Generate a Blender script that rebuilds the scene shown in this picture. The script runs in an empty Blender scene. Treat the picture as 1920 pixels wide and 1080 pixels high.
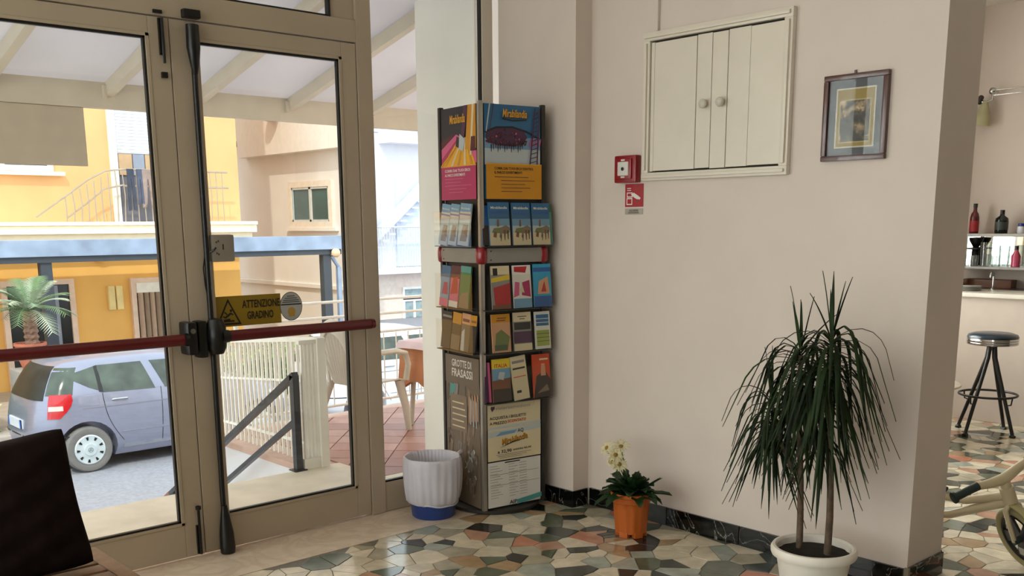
import bpy, bmesh, math, random
from mathutils import Vector, Matrix, noise
R = math.radians
rnd = random.Random(11)
S = bpy.context.scene
COL = S.collection

# ------------------------------------------------------------------ camera
cam = bpy.data.cameras.new('camera')
cam.lens = 1849.0 * 36 / 1920
cam.sensor_width = 36
cam.shift_y = 250 / 1920
cam.clip_end = 300
camo = bpy.data.objects.new('camera', cam)
COL.objects.link(camo)
_d1 = Vector((3000 - 960, 405 - 790, 1849)).normalized()
_d2 = Vector((-740 - 960, 430 - 790, 1849)).normalized()
_up = _d1.cross(_d2).normalized()
if _up.y > 0: _up = -_up
_s = (_d1 + _d2).normalized()
_t = _d1 - _d2
_t = (_t - _s * _t.dot(_s)).normalized()
_X = (_s + _t) / math.sqrt(2); _Y = (_s - _t) / math.sqrt(2)
_R = Matrix((_X, _Y, _up))                      # camera axes (right, down, forward) seen from the room's axes
_m = Matrix((_R.col[0], -_R.col[1], -_R.col[2])).transposed().to_4x4()
_m.translation = Vector((-3.93, -4.32, 1.55))
camo.matrix_world = _m
S.camera = camo

# ------------------------------------------------------------------ light
w = bpy.data.worlds.new('sky'); S.world = w; w.use_nodes = True
bg = w.node_tree.nodes['Background']
bg.inputs['Color'].default_value = (0.86, 0.93, 1.0, 1)
bg.inputs['Strength'].default_value = 3.0
sun = bpy.data.lights.new('sun', 'SUN'); sun.energy = 2.7; sun.angle = R(1.0); sun.color = (1.0, 0.93, 0.82)
suno = bpy.data.objects.new('sun', sun); COL.objects.link(suno)
suno.rotation_euler = Vector((-0.50, -0.62, 0.85)).to_track_quat('Z', 'Y').to_euler()
def portal(loc, rot, sx, sy):
    l = bpy.data.lights.new('daylight_portal', 'AREA'); l.shape = 'RECTANGLE'; l.size = sx; l.size_y = sy
    l.cycles.is_portal = True
    o = bpy.data.objects.new('daylight_portal', l); COL.objects.link(o); o.location = loc; o.rotation_euler = rot
portal((-4.2, 0.12, 1.5), (R(-90), 0, 0), 8.4, 3.0)
portal((2.4, 0.12, 1.7), (R(-90), 0, 0), 2.6, 2.2)
def added_fill(loc, rot, sx, sy, e, col=(1.0, .985, .96)):
    l = bpy.data.lights.new('added_window_fill', 'AREA'); l.shape = 'RECTANGLE'; l.size = sx; l.size_y = sy; l.energy = e; l.color = col
    o = bpy.data.objects.new('added_window_fill', l); COL.objects.link(o); o.location = loc; o.rotation_euler = rot
added_fill((-8.8, -4.0, 1.7), (0, R(-90), 0), 2.3, 6.6, 100)          # added fill lamp outside the unseen left-hand windows
added_fill((-5.9, .5, 1.7), (R(-90), 0, 0), 5.0, 2.8, 580)            # added fill lamp outside the glazing left of the doors
added_fill((2.4, .5, 1.8), (R(-90), 0, 0), 2.6, 2.2, 260)             # added fill lamp outside the unseen bar room window
S.view_settings.view_transform = 'Standard'
S.view_settings.look = 'None'
S.view_settings.gamma = 1
S.view_settings.use_curve_mapping = False
S.view_settings.exposure = 0.0
S.cycles.transparent_max_bounces = 24

# ------------------------------------------------------------------ helpers
def lin(h):
    c = [int(h[i:i + 2], 16) / 255 for i in (0, 2, 4)]
    return tuple(x / 12.92 if x <= .04045 else ((x + .055) / 1.055) ** 2.4 for x in c)
MATS = {}
def pm(name, col, rough=.6, metal=0, var=.08, scale=8, bump=0, spec=.5, coat=0, trans=0, sheen=0, emit=0):
    """procedural material: base colour broken up by noise, optional bump"""
    if name in MATS: return MATS[name]
    c = lin(col) if isinstance(col, str) else col
    m = bpy.data.materials.new(name); m.use_nodes = True
    nt = m.node_tree; b = nt.nodes['Principled BSDF']
    b.inputs['Roughness'].default_value = rough; b.inputs['Metallic'].default_value = metal
    b.inputs['Specular IOR Level'].default_value = spec
    b.inputs['Coat Weight'].default_value = coat
    if sheen: b.inputs['Sheen Weight'].default_value = sheen
    tc = nt.nodes.new('ShaderNodeTexCoord'); n = nt.nodes.new('ShaderNodeTexNoise')
    n.inputs['Scale'].default_value = scale; n.inputs['Detail'].default_value = 4
    nt.links.new(tc.outputs['Object'], n.inputs['Vector'])
    r = nt.nodes.new('ShaderNodeValToRGB')
    r.color_ramp.elements[0].position = .3; r.color_ramp.elements[1].position = .7
    r.color_ramp.elements[0].color = (*[x * (1 - var) for x in c], 1)
    r.color_ramp.elements[1].color = (*[min(1, x * (1 + var)) for x in c], 1)
    nt.links.new(n.outputs['Fac'], r.inputs['Fac']); nt.links.new(r.outputs['Color'], b.inputs['Base Color'])
    if bump:
        bp = nt.nodes.new('ShaderNodeBump'); bp.inputs['Strength'].default_value = bump
        bp.inputs['Distance'].default_value = .004
        nt.links.new(n.outputs['Fac'], bp.inputs['Height']); nt.links.new(bp.outputs['Normal'], b.inputs['Normal'])
    if trans:
        t = nt.nodes.new('ShaderNodeBsdfTranslucent'); mx = nt.nodes.new('ShaderNodeMixShader')
        nt.links.new(r.outputs['Color'], t.inputs['Color'])
        mx.inputs[0].default_value = trans
        nt.links.new(b.outputs[0], mx.inputs[1]); nt.links.new(t.outputs[0], mx.inputs[2])
        nt.links.new(mx.outputs[0], nt.nodes['Material Output'].inputs[0])
    MATS[name] = m
    return m
def glassm(name, tint='ffffff', refl=.08, alpha=1.0, rough=.0, fres=.6):
    if name in MATS: return MATS[name]
    m = bpy.data.materials.new(name); m.use_nodes = True
    nt = m.node_tree; nt.nodes.remove(nt.nodes['Principled BSDF'])
    t = nt.nodes.new('ShaderNodeBsdfTransparent'); g = nt.nodes.new('ShaderNodeBsdfGlossy')
    c = lin(tint); t.inputs['Color'].default_value = (*[x * alpha for x in c], 1); g.inputs['Roughness'].default_value = rough
    f = nt.nodes.new('ShaderNodeLayerWeight'); f.inputs['Blend'].default_value = .25
    mu = nt.nodes.new('ShaderNodeMath'); mu.operation = 'MULTIPLY'; mu.inputs[1].default_value = 1.0
    ad = nt.nodes.new('ShaderNodeMath'); ad.operation = 'ADD'; ad.inputs[1].default_value = refl; ad.use_clamp = True
    mu.inputs[1].default_value = fres
    nt.links.new(f.outputs['Fresnel'], mu.inputs[0]); nt.links.new(mu.outputs[0], ad.inputs[0])
    mx = nt.nodes.new('ShaderNodeMixShader'); nt.links.new(ad.outputs[0], mx.inputs[0])
    nt.links.new(t.outputs[0], mx.inputs[1]); nt.links.new(g.outputs[0], mx.inputs[2])
    nt.links.new(mx.outputs[0], nt.nodes['Material Output'].inputs[0])
    MATS[name] = m
    return m

class MB:
    """collects shapes with material slots, links them as one mesh object"""
    def __init__(s, xf=None): s.v = []; s.f = []; s.mi = []; s.ms = []; s.xf = xf or Matrix.Identity(4); s.cur = 0
    def mat(s, m):
        if m not in s.ms: s.ms.append(m)
        s.cur = s.ms.index(m); return s
    def add(s, vs, fs, xf=None):
        b = len(s.v); M = s.xf @ xf if xf else s.xf
        s.v += [M @ Vector(p) for p in vs]
        for f in fs: s.f.append([b + i for i in f]); s.mi.append(s.cur)
        return s
    def box(s, x0, x1, y0, y1, z0, z1, xf=None, ch=0):
        if x0 > x1: x0, x1 = x1, x0
        if y0 > y1: y0, y1 = y1, y0
        if z0 > z1: z0, z1 = z1, z0
        if ch:
            c = min(ch, (x1 - x0) / 2.01, (y1 - y0) / 2.01, (z1 - z0) / 2.01)
            bm = bmesh.new(); bmesh.ops.create_cube(bm, size=1)
            for v in bm.verts: v.co = Vector(((x0 + x1) / 2 + v.co.x * (x1 - x0), (y0 + y1) / 2 + v.co.y * (y1 - y0), (z0 + z1) / 2 + v.co.z * (z1 - z0)))
            bmesh.ops.bevel(bm, geom=bm.edges[:], offset=c, segments=2, affect='EDGES', profile=.7)
            bm.verts.index_update()
            s.add([v.co.copy() for v in bm.verts], [[v.index for v in f.verts] for f in bm.faces], xf); bm.free()
            return s
        v = [(x, y, z) for z in (z0, z1) for y in (y0, y1) for x in (x0, x1)]
        return s.add(v, [(0, 2, 3, 1), (4, 5, 7, 6), (0, 1, 5, 4), (2, 6, 7, 3), (1, 3, 7, 5), (0, 4, 6, 2)], xf)
    def tube(s, pts, r, n=8, cap=True, closed=False, flat=1.0, xf=None):
        pts = [Vector(p) for p in pts]; N = len(pts)
        rs = r if isinstance(r, (list, tuple)) else [r] * N
        vs = []; fs = []; a = None
        for i, p in enumerate(pts):
            if closed: t = pts[(i + 1) % N] - pts[i - 1]
            else: t = pts[min(i + 1, N - 1)] - pts[max(i - 1, 0)]
            t = t.normalized() if t.length > 1e-9 else Vector((0, 0, 1))
            if a is None:
                a = t.orthogonal().normalized()
                if abs(t.z) < .9: a = (Vector((0, 0, 1)) - t * t.z).normalized()
            else:
                a = a - t * a.dot(t)
                a = a.normalized() if a.length > 1e-6 else t.orthogonal().normalized()
            b = t.cross(a)
            for k in range(n):
                th = 2 * math.pi * k / n
                vs.append(p + a * (math.cos(th) * rs[i]) + b * (math.sin(th) * rs[i] * flat))
        M = N if closed else N - 1
        for i in range(M):
            for k in range(n):
                j = (i + 1) % N; l = (k + 1) % n
                fs.append((i * n + k, i * n + l, j * n + l, j * n + k))
        if cap and not closed:
            fs.append(tuple(range(n))[::-1]); fs.append(tuple((N - 1) * n + k for k in range(n)))
        return s.add(vs, fs, xf)
    def lathe(s, prof, n=24, c=(0, 0, 0), xf=None, fn=None):
        vs = []; fs = []
        for i, (r, z) in enumerate(prof):
            for k in range(n):
                th = 2 * math.pi * k / n
                rr = r * (fn(i, k, n) if fn else 1)
                vs.append((c[0] + rr * math.cos(th), c[1] + rr * math.sin(th), c[2] + z))
        for i in range(len(prof) - 1):
            for k in range(n):
                l = (k + 1) % n
                fs.append((i * n + k, i * n + l, (i + 1) * n + l, (i + 1) * n + k))
        if prof[0][0] > 1e-6 and prof[0] != prof[-1]: fs.append(tuple(range(n))[::-1])
        if prof[-1][0] > 1e-6 and prof[0] != prof[-1]: fs.append(tuple((len(prof) - 1) * n + k for k in range(n)))
        return s.add(vs, fs, xf)
    def prism(s, poly, a, b, axis='z', xf=None):
        """extrude 2-D polygon between a and b along an axis"""
        def P(u, v, t): return {'z': (u, v, t), 'y': (u, t, v), 'x': (t, u, v)}[axis]
        n = len(poly)
        vs = [P(u, v, a) for u, v in poly] + [P(u, v, b) for u, v in poly]
        fs = [tuple(range(n))[::-1], tuple(range(n, 2 * n))] + [(i, (i + 1) % n, n + (i + 1) % n, n + i) for i in range(n)]
        return s.add(vs, fs, xf)
    def build(s, name, parent=None, smooth=None, m=None, **props):
        me = bpy.data.meshes.new(name); me.from_pydata([tuple(p) for p in s.v], [], s.f); me.update()
        for mm in ([m] if m else s.ms): me.materials.append(mm)
        if not m and len(s.ms) > 1: me.polygons.foreach_set('material_index', s.mi)
        bm = bmesh.new(); bm.from_mesh(me)
        bmesh.ops.recalc_face_normals(bm, faces=bm.faces[:]); bm.to_mesh(me); bm.free()
        if smooth:
            me.polygons.foreach_set('use_smooth', [True] * len(me.polygons)); me.set_sharp_from_angle(angle=R(smooth))
        o = bpy.data.objects.new(name, me); COL.objects.link(o)
        if parent: o.parent = parent
        for k, v in props.items(): o[k] = v
        return o
def empty(name, label, cat, loc=(0, 0, 0), rz=0, group=None):
    o = bpy.data.objects.new(name, None); COL.objects.link(o); o.location = loc; o.rotation_euler = (0, 0, rz)
    o.empty_display_size = .05
    o['label'] = label; o['category'] = cat
    if group: o['group'] = group
    return o
def tagit(o, label, cat, group=None):
    o['label'] = label; o['category'] = cat
    if group: o['group'] = group
    return o
def struct(o): o['kind'] = 'structure'; return o
def sempty(name, loc=(0, 0, 0)):
    o = bpy.data.objects.new(name, None); COL.objects.link(o); o.location = loc; o['kind'] = 'structure'; return o
def copy_tree(o, parent=None):
    c = o.copy(); COL.objects.link(c)
    if parent: c.parent = parent
    for ch in list(o.children): copy_tree(ch, c)
    return c

_fc = {}
def text_geo(txt, bold=False):
    """flat glyph outlines, unit height, from Blender's own font"""
    if (txt, bold) in _fc: return _fc[(txt, bold)]
    cu = bpy.data.curves.new('t', 'FONT'); cu.body = txt; cu.resolution_u = 2; cu.size = 1
    if bold: cu.offset = .018
    ob = bpy.data.objects.new('t', cu); COL.objects.link(ob)
    me = bpy.data.meshes.new_from_object(ob.evaluated_get(bpy.context.evaluated_depsgraph_get()))
    vs = [(v.co.x, v.co.y) for v in me.vertices]; fs = [tuple(p.vertices) for p in me.polygons]
    bpy.data.objects.remove(ob); bpy.data.curves.remove(cu); bpy.data.meshes.remove(me)
    x0 = min(v[0] for v in vs); x1 = max(v[0] for v in vs)
    _fc[(txt, bold)] = ([(x - x0, y) for x, y in vs], fs, x1 - x0)
    return _fc[(txt, bold)]
class Print:
    """flat print in (u, v) on a surface: origin o, unit axes u, v; n is outward"""
    def __init__(s, o, u, v, off=.0006):
        s.o = Vector(o); s.u = Vector(u).normalized(); s.v = Vector(v).normalized(); s.n = s.u.cross(s.v); s.k = 0; s.off = off; s.mb = MB()
    def P(s, a, b): return s.o + s.u * a + s.v * b + s.n * (s.off + s.k * .00025)
    def poly(s, pts, m):
        s.mb.mat(m); s.mb.add([s.P(a, b) for a, b in pts], [tuple(range(len(pts)))]); s.k += 1; return s
    def rect(s, a0, b0, a1, b1, m): return s.poly([(a0, b0), (a1, b0), (a1, b1), (a0, b1)], m)
    def text(s, t, a, b, h, m, width=None, rot=0, bold=False, shear=0):
        vs, fs, w0 = text_geo(t, bold); sx = (width / w0) if width else h * 1.0
        c, sn = math.cos(rot), math.sin(rot)
        s.mb.mat(m)
        q = []
        for x, y in vs:
            X = x * sx + shear * y * h; Y = y * h * 1.35
            q.append(s.P(a + X * c - Y * sn, b + X * sn + Y * c))
        s.mb.add(q, fs); s.k += 1; return s
    def build(s, name, parent, **p): return s.mb.build(name, parent, **p)

# ------------------------------------------------------------------ materials
wallp = pm('wall_paint', 'd8cabf', .75, var=.03, scale=3, bump=.15)
ceilp = pm('ceiling_paint', 'e6dfd4', .8, var=.02)
framep = pm('frame_enamel', 'b3a48f', .38, var=.04, scale=4)
whitep = pm('white_gloss_paint', 'dcd2c2', .35, var=.03, scale=5)
glass = glassm('pane_glass', 'f4f7f5', .015)
gasket = pm('gasket_rubber', '0d0c0b', .5)
blackp = pm('black_plastic', '0b0a0a', .35)
redp = pm('red_push_bar', '5c0710', .3, var=.05, coat=.3)
def marble(name, base, vein, s=6, rough=.2, lo=.48, hi=.56):
    m = bpy.data.materials.new(name); m.use_nodes = True; nt = m.node_tree; b = nt.nodes['Principled BSDF']
    b.inputs['Roughness'].default_value = rough
    tc = nt.nodes.new('ShaderNodeTexCoord'); n = nt.nodes.new('ShaderNodeTexNoise'); n.inputs['Scale'].default_value = s
    n.inputs['Detail'].default_value = 8; n.inputs['Distortion'].default_value = 1.6
    nt.links.new(tc.outputs['Object'], n.inputs['Vector'])
    r = nt.nodes.new('ShaderNodeValToRGB'); r.color_ramp.elements[0].position = lo; r.color_ramp.elements[1].position = hi
    a = lin(base); v = lin(vein)
    r.color_ramp.elements[0].color = (*a, 1); r.color_ramp.elements[1].color = (*a, 1)
    e = r.color_ramp.elements.new((lo + hi) / 2); e.color = (*v, 1)
    nt.links.new(n.outputs['Fac'], r.inputs['Fac']); nt.links.new(r.outputs['Color'], b.inputs['Base Color'])
    return m
stone_m = [pm('stone_' + k, c, .17, var=.16, scale=14, spec=.5) for k, c in dict(
    cream='d8ccb4', bone='cabfa8', greige='aaa28d', rose='b98f77', salmon='bd7d60', moss='59614f', pine='343b34', soot='232322', tan='a88b6a', mist='9fa59a').items()]
stone_w = [15, 15, 11, 5, 4, 9, 7, 6, 7, 9]
grout = pm('stone_grout', '6b6355', .5, var=.15, scale=30)
bbm = marble('black_marble', '0c0d0c', 'a8a69c', 3.2, .12, .497, .507)
bbg = pm('grey_marble', '3c3d3c', .2, var=.2, scale=20)
thr = marble('threshold_marble', 'e6d4c0', 'd8c4ae', 5, .16, .40, .64)

# ------------------------------------------------------------------ room shell
floor = struct(MB().box(-8.6, 5.0, -8.1, -.365, -.12, -.003).build('floor', m=grout))
cell = 0.118
def clip(poly, mx, my, nx, ny):
    out = []
    for i in range(len(poly)):
        a = poly[i]; b = poly[(i + 1) % len(poly)]
        da = (a[0] - mx) * nx + (a[1] - my) * ny; db = (b[0] - mx) * nx + (b[1] - my) * ny
        if da <= 0: out.append(a)
        if (da < 0) != (db < 0) and da != db:
            t = da / (da - db); out.append((a[0] + (b[0] - a[0]) * t, a[1] + (b[1] - a[1]) * t))
    return out
regions = [(-2.6, 0.0, -3.4, -.37), (0.0, .3, -3.6, -2.52), (.3, 4.0, -4.0, -.4)]
def in_view(x, y):
    v = Vector((x + 3.93, y + 4.32, -1.55)); c = _R.transposed() @ v
    if c.z < .5: return False
    px = 960 + 1849 * c.x / c.z; py = 790 + 1849 * c.y / c.z
    return -40 < px < 1960 and py < 1130
sites = {}
x0r, x1r, y0r, y1r = -4.2, 4.2, -5.2, -.3
ncx = int((x1r - x0r) / cell) + 1; ncy = int((y1r - y0r) / cell) + 1
for i in range(ncx):
    for j in range(ncy):
        k = 1 if rnd.random() < .6 else (2 if rnd.random() < .6 else 0)
        sites[(i, j)] = [(x0r + (i + rnd.random()) * cell, y0r + (j + rnd.random()) * cell) for _ in range(k)]
pieces = []
for (i, j), L in sites.items():
    for (sx, sy) in L:
        if sy > -.37 or sy < -5: continue
        poly = [(sx - .3, sy - .3), (sx + .3, sy - .3), (sx + .3, sy + .3), (sx - .3, sy + .3)]
        for di in range(-3, 4):
            for dj in range(-3, 4):
                for (qx, qy) in sites.get((i + di, j + dj), ()):
                    if qx == sx and qy == sy: continue
                    dx, dy = qx - sx, qy - sy; d = math.hypot(dx, dy)
                    if d > .6: continue
                    poly = clip(poly, (sx + qx) / 2 - dx / d * .0022, (sy + qy) / 2 - dy / d * .0022, dx / d, dy / d)
                    if len(poly) < 3: break
                if len(poly) < 3: break
            if len(poly) < 3: break
        if len(poly) < 3: continue
        poly = clip(poly, 0, -.368, 0, 1)
        if sx < .16 and sy > -2.5: poly = clip(poly, -.006, 0, 1, 0)
        if sx >= .16 and sx < 1 and sy > -2.5: poly = clip(poly, .326, 0, -1, 0)
        if 0 < sx < .32 and sy > -2.5: poly = []
        if len(poly) < 3: continue
        area = abs(sum(poly[a][0] * poly[(a + 1) % len(poly)][1] - poly[(a + 1) % len(poly)][0] * poly[a][1] for a in range(len(poly)))) / 2
        if area < .0003: continue
        mi = rnd.choices(range(10), stone_w)[0]
        cx = sum(p[0] for p in poly) / len(poly); cy = sum(p[1] for p in poly) / len(poly)
        pieces.append((poly, mi, cx, cy, area, in_view(cx, cy)))
vis = [p for p in pieces if p[5] and not (0 <= p[2] < .33 and p[3] > -2.5)]
def hid(p):   # behind the wall end for this viewpoint
    if p[2] < .3: return False
    t = (.32 + 3.93) / (p[2] + 3.93); return -4.32 + (p[3] + 4.32) * t > -2.5
vis = [p for p in vis if not hid(p)]
vis.sort(key=lambda p: -p[4] / ((p[2] + 3.93) ** 2 + (p[3] + 4.32) ** 2) ** 1.5)
single = vis[:295]; sid = set(id(p) for p in single)
def stone_geo(mb, poly, top):
    n = len(poly); cx = sum(p[0] for p in poly) / n; cy = sum(p[1] for p in poly) / n
    ins = [(cx + (p[0] - cx) * .985, cy + (p[1] - cy) * .985) for p in poly]
    vs = [(x, y, -.004) for x, y in poly] + [(x, y, top) for x, y in ins]
    mb.add(vs, [tuple(range(n, 2 * n))] + [(i, (i + 1) % n, n + (i + 1) % n, n + i) for i in range(n)])
for p in single:
    mb = MB().mat(stone_m[p[1]]); stone_geo(mb, p[0], -rnd.random() * .0006); mb.build('stone', floor)
mb = MB()
for p in pieces:
    if id(p) in sid: continue
    mb.mat(stone_m[p[1]]); stone_geo(mb, p[0], -rnd.random() * .0006)
mb.build('stone_field', floor, kind='stuff')
struct(MB().box(-8.6, 0.0, -.363, .06, -.12, 0).build('trim_1', m=thr))
struct(MB().box(.32, 5.0, -.363, .0, -.12, 0).build('trim_2', m=thr))

struct(MB().box(0, .32, -2.5, .07, -.1, 3.3).build('wall_right', m=wallp))
struct(MB().box(0.001, .32, .07, .86, -.1, 3.3).build('wall_outer', m=pm('outer_render', 'fbf8ee', .8, var=.04, scale=3)))
struct(MB().box(-.12, 0, -.64, -.05, 0, 3.3).build('wall_corner', m=wallp))
struct(MB().box(-8.6, 5.1, -8.2, .08, 3.3, 3.45).build('ceiling', m=ceilp))
wl = MB(); wl.box(-8.7, -8.5, -8.2, -7.4, -.1, 3.3).box(-8.7, -8.5, -.6, .08, -.1, 3.3).box(-8.7, -8.5, -7.4, -.6, -.1, .5).box(-8.7, -8.5, -7.4, -.6, 2.9, 3.3)
struct(wl.build('wall_left', m=wallp))
w4 = sempty('window_4', (0, 0, 0))  # unseen window, put in to bring more light into the room
mb = MB()
for i in range(5): mb.box(-8.62, -8.56, -7.4 + i * 1.685, -7.34 + i * 1.685, .5, 2.9)
mb.box(-8.62, -8.56, -7.4, -.6, .5, .56).box(-8.62, -8.56, -7.4, -.6, 2.84, 2.9)
mb.build('window_frame', w4, m=framep)
for i in range(4): MB().box(-8.592, -8.586, -7.34 + i * 1.685, -5.715 + i * 1.685, .56, 2.84).build('pane', w4, m=glass)
struct(MB().box(-8.7, 5.1, -8.2, -8.05, -.1, 3.3).build('wall_back', m=pm('back_wall_paint', '6b5c4d', .75)))  # unseen wall, its colour darkened to cut bounced light
struct(MB().box(4.9, 5.1, -8.2, .08, -.1, 3.3).build('wall_bar', m=wallp))
wf = MB()
wf.box(.32, 1.1, 0, .2, -.1, 3.3).box(3.7, 4.9, 0, .2, -.1, 3.3).box(1.1, 3.7, 0, .2, -.1, .7).box(1.1, 3.7, 0, .2, 2.9, 3.3)
struct(wf.build('wall_bar_front', m=wallp))
w3 = sempty('window_3', (1.1, .08, .7))  # unseen window, put in to light the bar room
fr = MB(Matrix.Translation((0, 0, 0)))
for a in (0, .84, 1.7, 2.54): fr.box(a, a + .06, -.02, .04, 0, 2.2)
fr.box(0, 2.6, -.02, .04, 0, .06).box(0, 2.6, -.02, .04, 2.14, 2.2)
fr.build('window_frame', w3, m=framep)
for a in (0.06, .9, 1.76): MB().box(a, a + .78, .005, .012, .06, 2.14).build('pane', w3, m=glass)

# skirting of black marble, tile by tile
bb = sempty('baseboard_right', (0, 0, 0))
ys = [-.66, -1.04, -1.212, -1.66, -2.08, -2.49]
for i in range(len(ys) - 1):
    MB().box(-.014, 0, ys[i + 1] + .0025, ys[i] - .0025, -.002, .095, ch=.002).build('tile', bb, m=(bbg if i == 1 else bbm))
cb = sempty('baseboard_corner', (0, 0, 0))
for a, b in ((-.05, -.30), (-.30, -.652)): MB().box(-.134, -.12, b + .002, a - .002, -.002, .092, ch=.002).build('tile', cb, m=bbm)
MB().box(-.12, -.016, -.653, -.641, -.002, .092, ch=.002).build('tile', cb, m=bbm)
eb = sempty('baseboard_end', (0, 0, 0))
MB().box(.004, .32, -2.514, -2.5, -.002, .1, ch=.002).build('tile', eb, m=bbm)
MB().box(-.014, .002, -2.514, -2.4925, -.002, .1, ch=.001).build('tile', eb, m=pm('worn_stone', '7a705c', .5, var=.2))
for a, b in ((-2.2, -2.5), (-1.75, -2.198), (-1.3, -1.748)): MB().box(.32, .334, b, a, -.002, .1).build('tile', eb, m=bbm)

# ------------------------------------------------------------------ glazed front: frame, doors, side pane
def member(mb, x0, x1, z0, z1, y0=0.0, y1=.06): mb.box(x0, x1, y0, y1, z0, z1, ch=.004)
win = sempty('window_1', (0, 0, 0))
mb = MB()
member(mb, -1.02, -.932, .002, 3.3, -.005, .07); mb.build('post', win, m=framep)
mb = MB(); member(mb, -3.06, -2.975, .002, 3.3, -.005, .07); mb.build('post', win, m=framep)
mb = MB(); member(mb, -2.975, -1.02, 2.43, 2.535, -.004, .07); mb.build('transom', win, m=framep)
mb = MB(); member(mb, -2.975, -1.02, 3.2, 3.3); mb.build('head_rail', win, m=framep)
mb = MB(); member(mb, -.932, -.12, .002, .166); mb.build('bottom_rail', win, m=framep)
mb = MB(); member(mb, -.2, -.122, .166, 3.2, -.004, .06); mb.build('side_rail', win, m=whitep)
mb = MB(); member(mb, -.932, -.12, 3.2, 3.3); mb.build('head_rail', win, m=framep)
mb = MB()
mb.box(-1.16, -1.02, .012, .048, 2.535, 3.2, ch=.004).box(-2.975, -2.84, .012, .048, 2.535, 3.2, ch=.004)
mb.build('sash', win, m=framep)
MB().box(-2.84, -1.16, .026, .032, 2.535, 3.2).build('pane', win, m=glass)
MB().box(-.932, -.212, .026, .032, .166, 3.2).build('pane', win, m=glass)
mb = MB(); mb.box(-.209, -.2, .0, .024, .166, 3.2).box(-1.172, -1.16, .0, .03, 2.535, 3.2)
mb.box(-2.84, -1.16, .008, .024, 2.535, 2.545).box(-.93, -.212, .004, .024, .166, .176)
mb.build('gasket', win, m=gasket)
# glazing to the left of the doors
w2 = sempty('window_2', (0, 0, 0))
mb = MB()
for x in (-4.0, -5.1, -6.2, -7.3, -8.45): member(mb, x - .04, x + .04, .002, 3.3)
member(mb, -8.49, -3.06, .002, .17); member(mb, -8.49, -3.06, 3.2, 3.3)
mb.build('window_frame', w2, m=framep)
for a, b in ((-3.06, -3.96), (-4.04, -5.06), (-5.14, -6.16), (-6.24, -7.26), (-7.34, -8.41)):
    MB().box(b, a, .026, .032, .17, 3.2).build('pane', w2, m=glass)

def leaf(name, x0, x1, g0, g1, right):
    d = sempty(name, (0, 0, 0))
    mb = MB()
    member(mb, x0, g0, .012, 2.425); member(mb, g1, x1, .012, 2.425)
    member(mb, g0, g1, .012, .17); member(mb, g0, g1, 2.355, 2.425)
    # thin glazing bead, slightly lighter step around the glass
    for (a, b, c, e) in ((g0, g0 + .014, .17, 2.355), (g1 - .014, g1, .17, 2.355)): mb.box(a, b, -.003, .02, c, e)
    mb.box(g0, g1, -.003, .02, .17, .182).box(g0, g1, -.003, .02, 2.343, 2.355)
    mb.build('door_frame', d, m=framep)
    MB().box(g0 + .01, g1 - .01, .026, .032, .178, 2.347).build('glass_pane', d, m=glass)
    mb = MB()
    mb.box(g0 + .014, g1 - .014, .004, .024, .182, .192).box(g0 + .014, g1 - .014, .004, .024, 2.333, 2.343)
    mb.box((g1 - .024), (g1 - .014), .004, .024, .182, 2.343)
    mb.build('gasket', d, m=gasket)
    return d
rd = leaf('door_1', -1.978, -1.024, -1.862, -1.11, True)
ld = leaf('door_2', -2.972, -1.982, -2.885, -2.074, False)
# push bars
def pushbar(d, xa, xb, end):
    mb = MB().mat(redp)
    mb.tube([(xa, -.085, 1.048), (xb, -.085, 1.048)], .026, 16, flat=.75)
    b = mb.build('push_bar', d, smooth=40)
    return b
b1 = pushbar(rd, -1.845, -1.045, 1)
MB().mat(redp).tube([(-1.05, -.085, 1.048), (-1.03, -.085, 1.048), (-1.022, -.085, 1.048)], [.026, .025, .016], 16).tube([(-1.05, -.08, 1.048), (-1.05, 0, 1.048)], .018, 10).build('bar_end', b1, smooth=40)
mb = MB()
mb.lathe([(.0, -.085), (.03, -.08), (.045, -.05), (.05, 0), (.045, .05), (.03, .08), (0, .085)], 14, xf=Matrix.Translation((-1.882, -.055, 1.048)))
mb.tube([(-1.87, -.085, 1.048), (-1.835, -.085, 1.048)], .029, 14).box(-1.905, -1.86, -.05, 0, .99, 1.11, ch=.008)
mb.build('latch_housing', rd, smooth=50, m=blackp)
b2 = pushbar(ld, -2.94, -2.03, 0)
mb = MB()
mb.box(-2.035, -1.99, -.1, 0, .975, 1.125, ch=.018).tube([(-2.05, -.085, 1.048), (-2.03, -.085, 1.048)], .029, 14)
mb.build('latch_housing', ld, smooth=50, m=blackp)
MB().tube([(-2.012, -.101, 1.085), (-2.012, -.104, 1.085)], .012, 12).build('latch_screw', ld, m=pm('steel', '9a9a98', .3, 1), smooth=40)
MB().box(-1.972, -1.928, -.07, 0, .955, 1.125, ch=.015).build('lock_case', rd, smooth=50, m=blackp)
# vertical panic rod with its covers
mb = MB()
mb.tube([(-1.885, -.02, .17), (-1.885, -.02, 2.3)], .0125, 10)
mb.build('latch_rod', rd, smooth=50, m=blackp)
mb = MB()
mb.tube([(-1.885, -.028, 2.2), (-1.886, -.03, 2.25), (-1.888, -.032, 2.31), (-1.888, -.032, 2.405)], [.014, .026, .036, .034], 12, flat=.8)
mb.build('rod_cover', rd, smooth=50, m=blackp)
mb = MB()
mb.tube([(-1.885, -.028, .235), (-1.885, -.03, .17), (-1.885, -.035, .1), (-1.885, -.038, .03), (-1.885, -.038, .003)], [.014, .024, .034, .037, .034], 12)
mb.build('rod_cover', rd, smooth=50, m=blackp)
MB().box(-1.925, -1.85, -.045, -.006, 2.432, 2.468, ch=.006).build('strike_plate', win, m=blackp)
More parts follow.
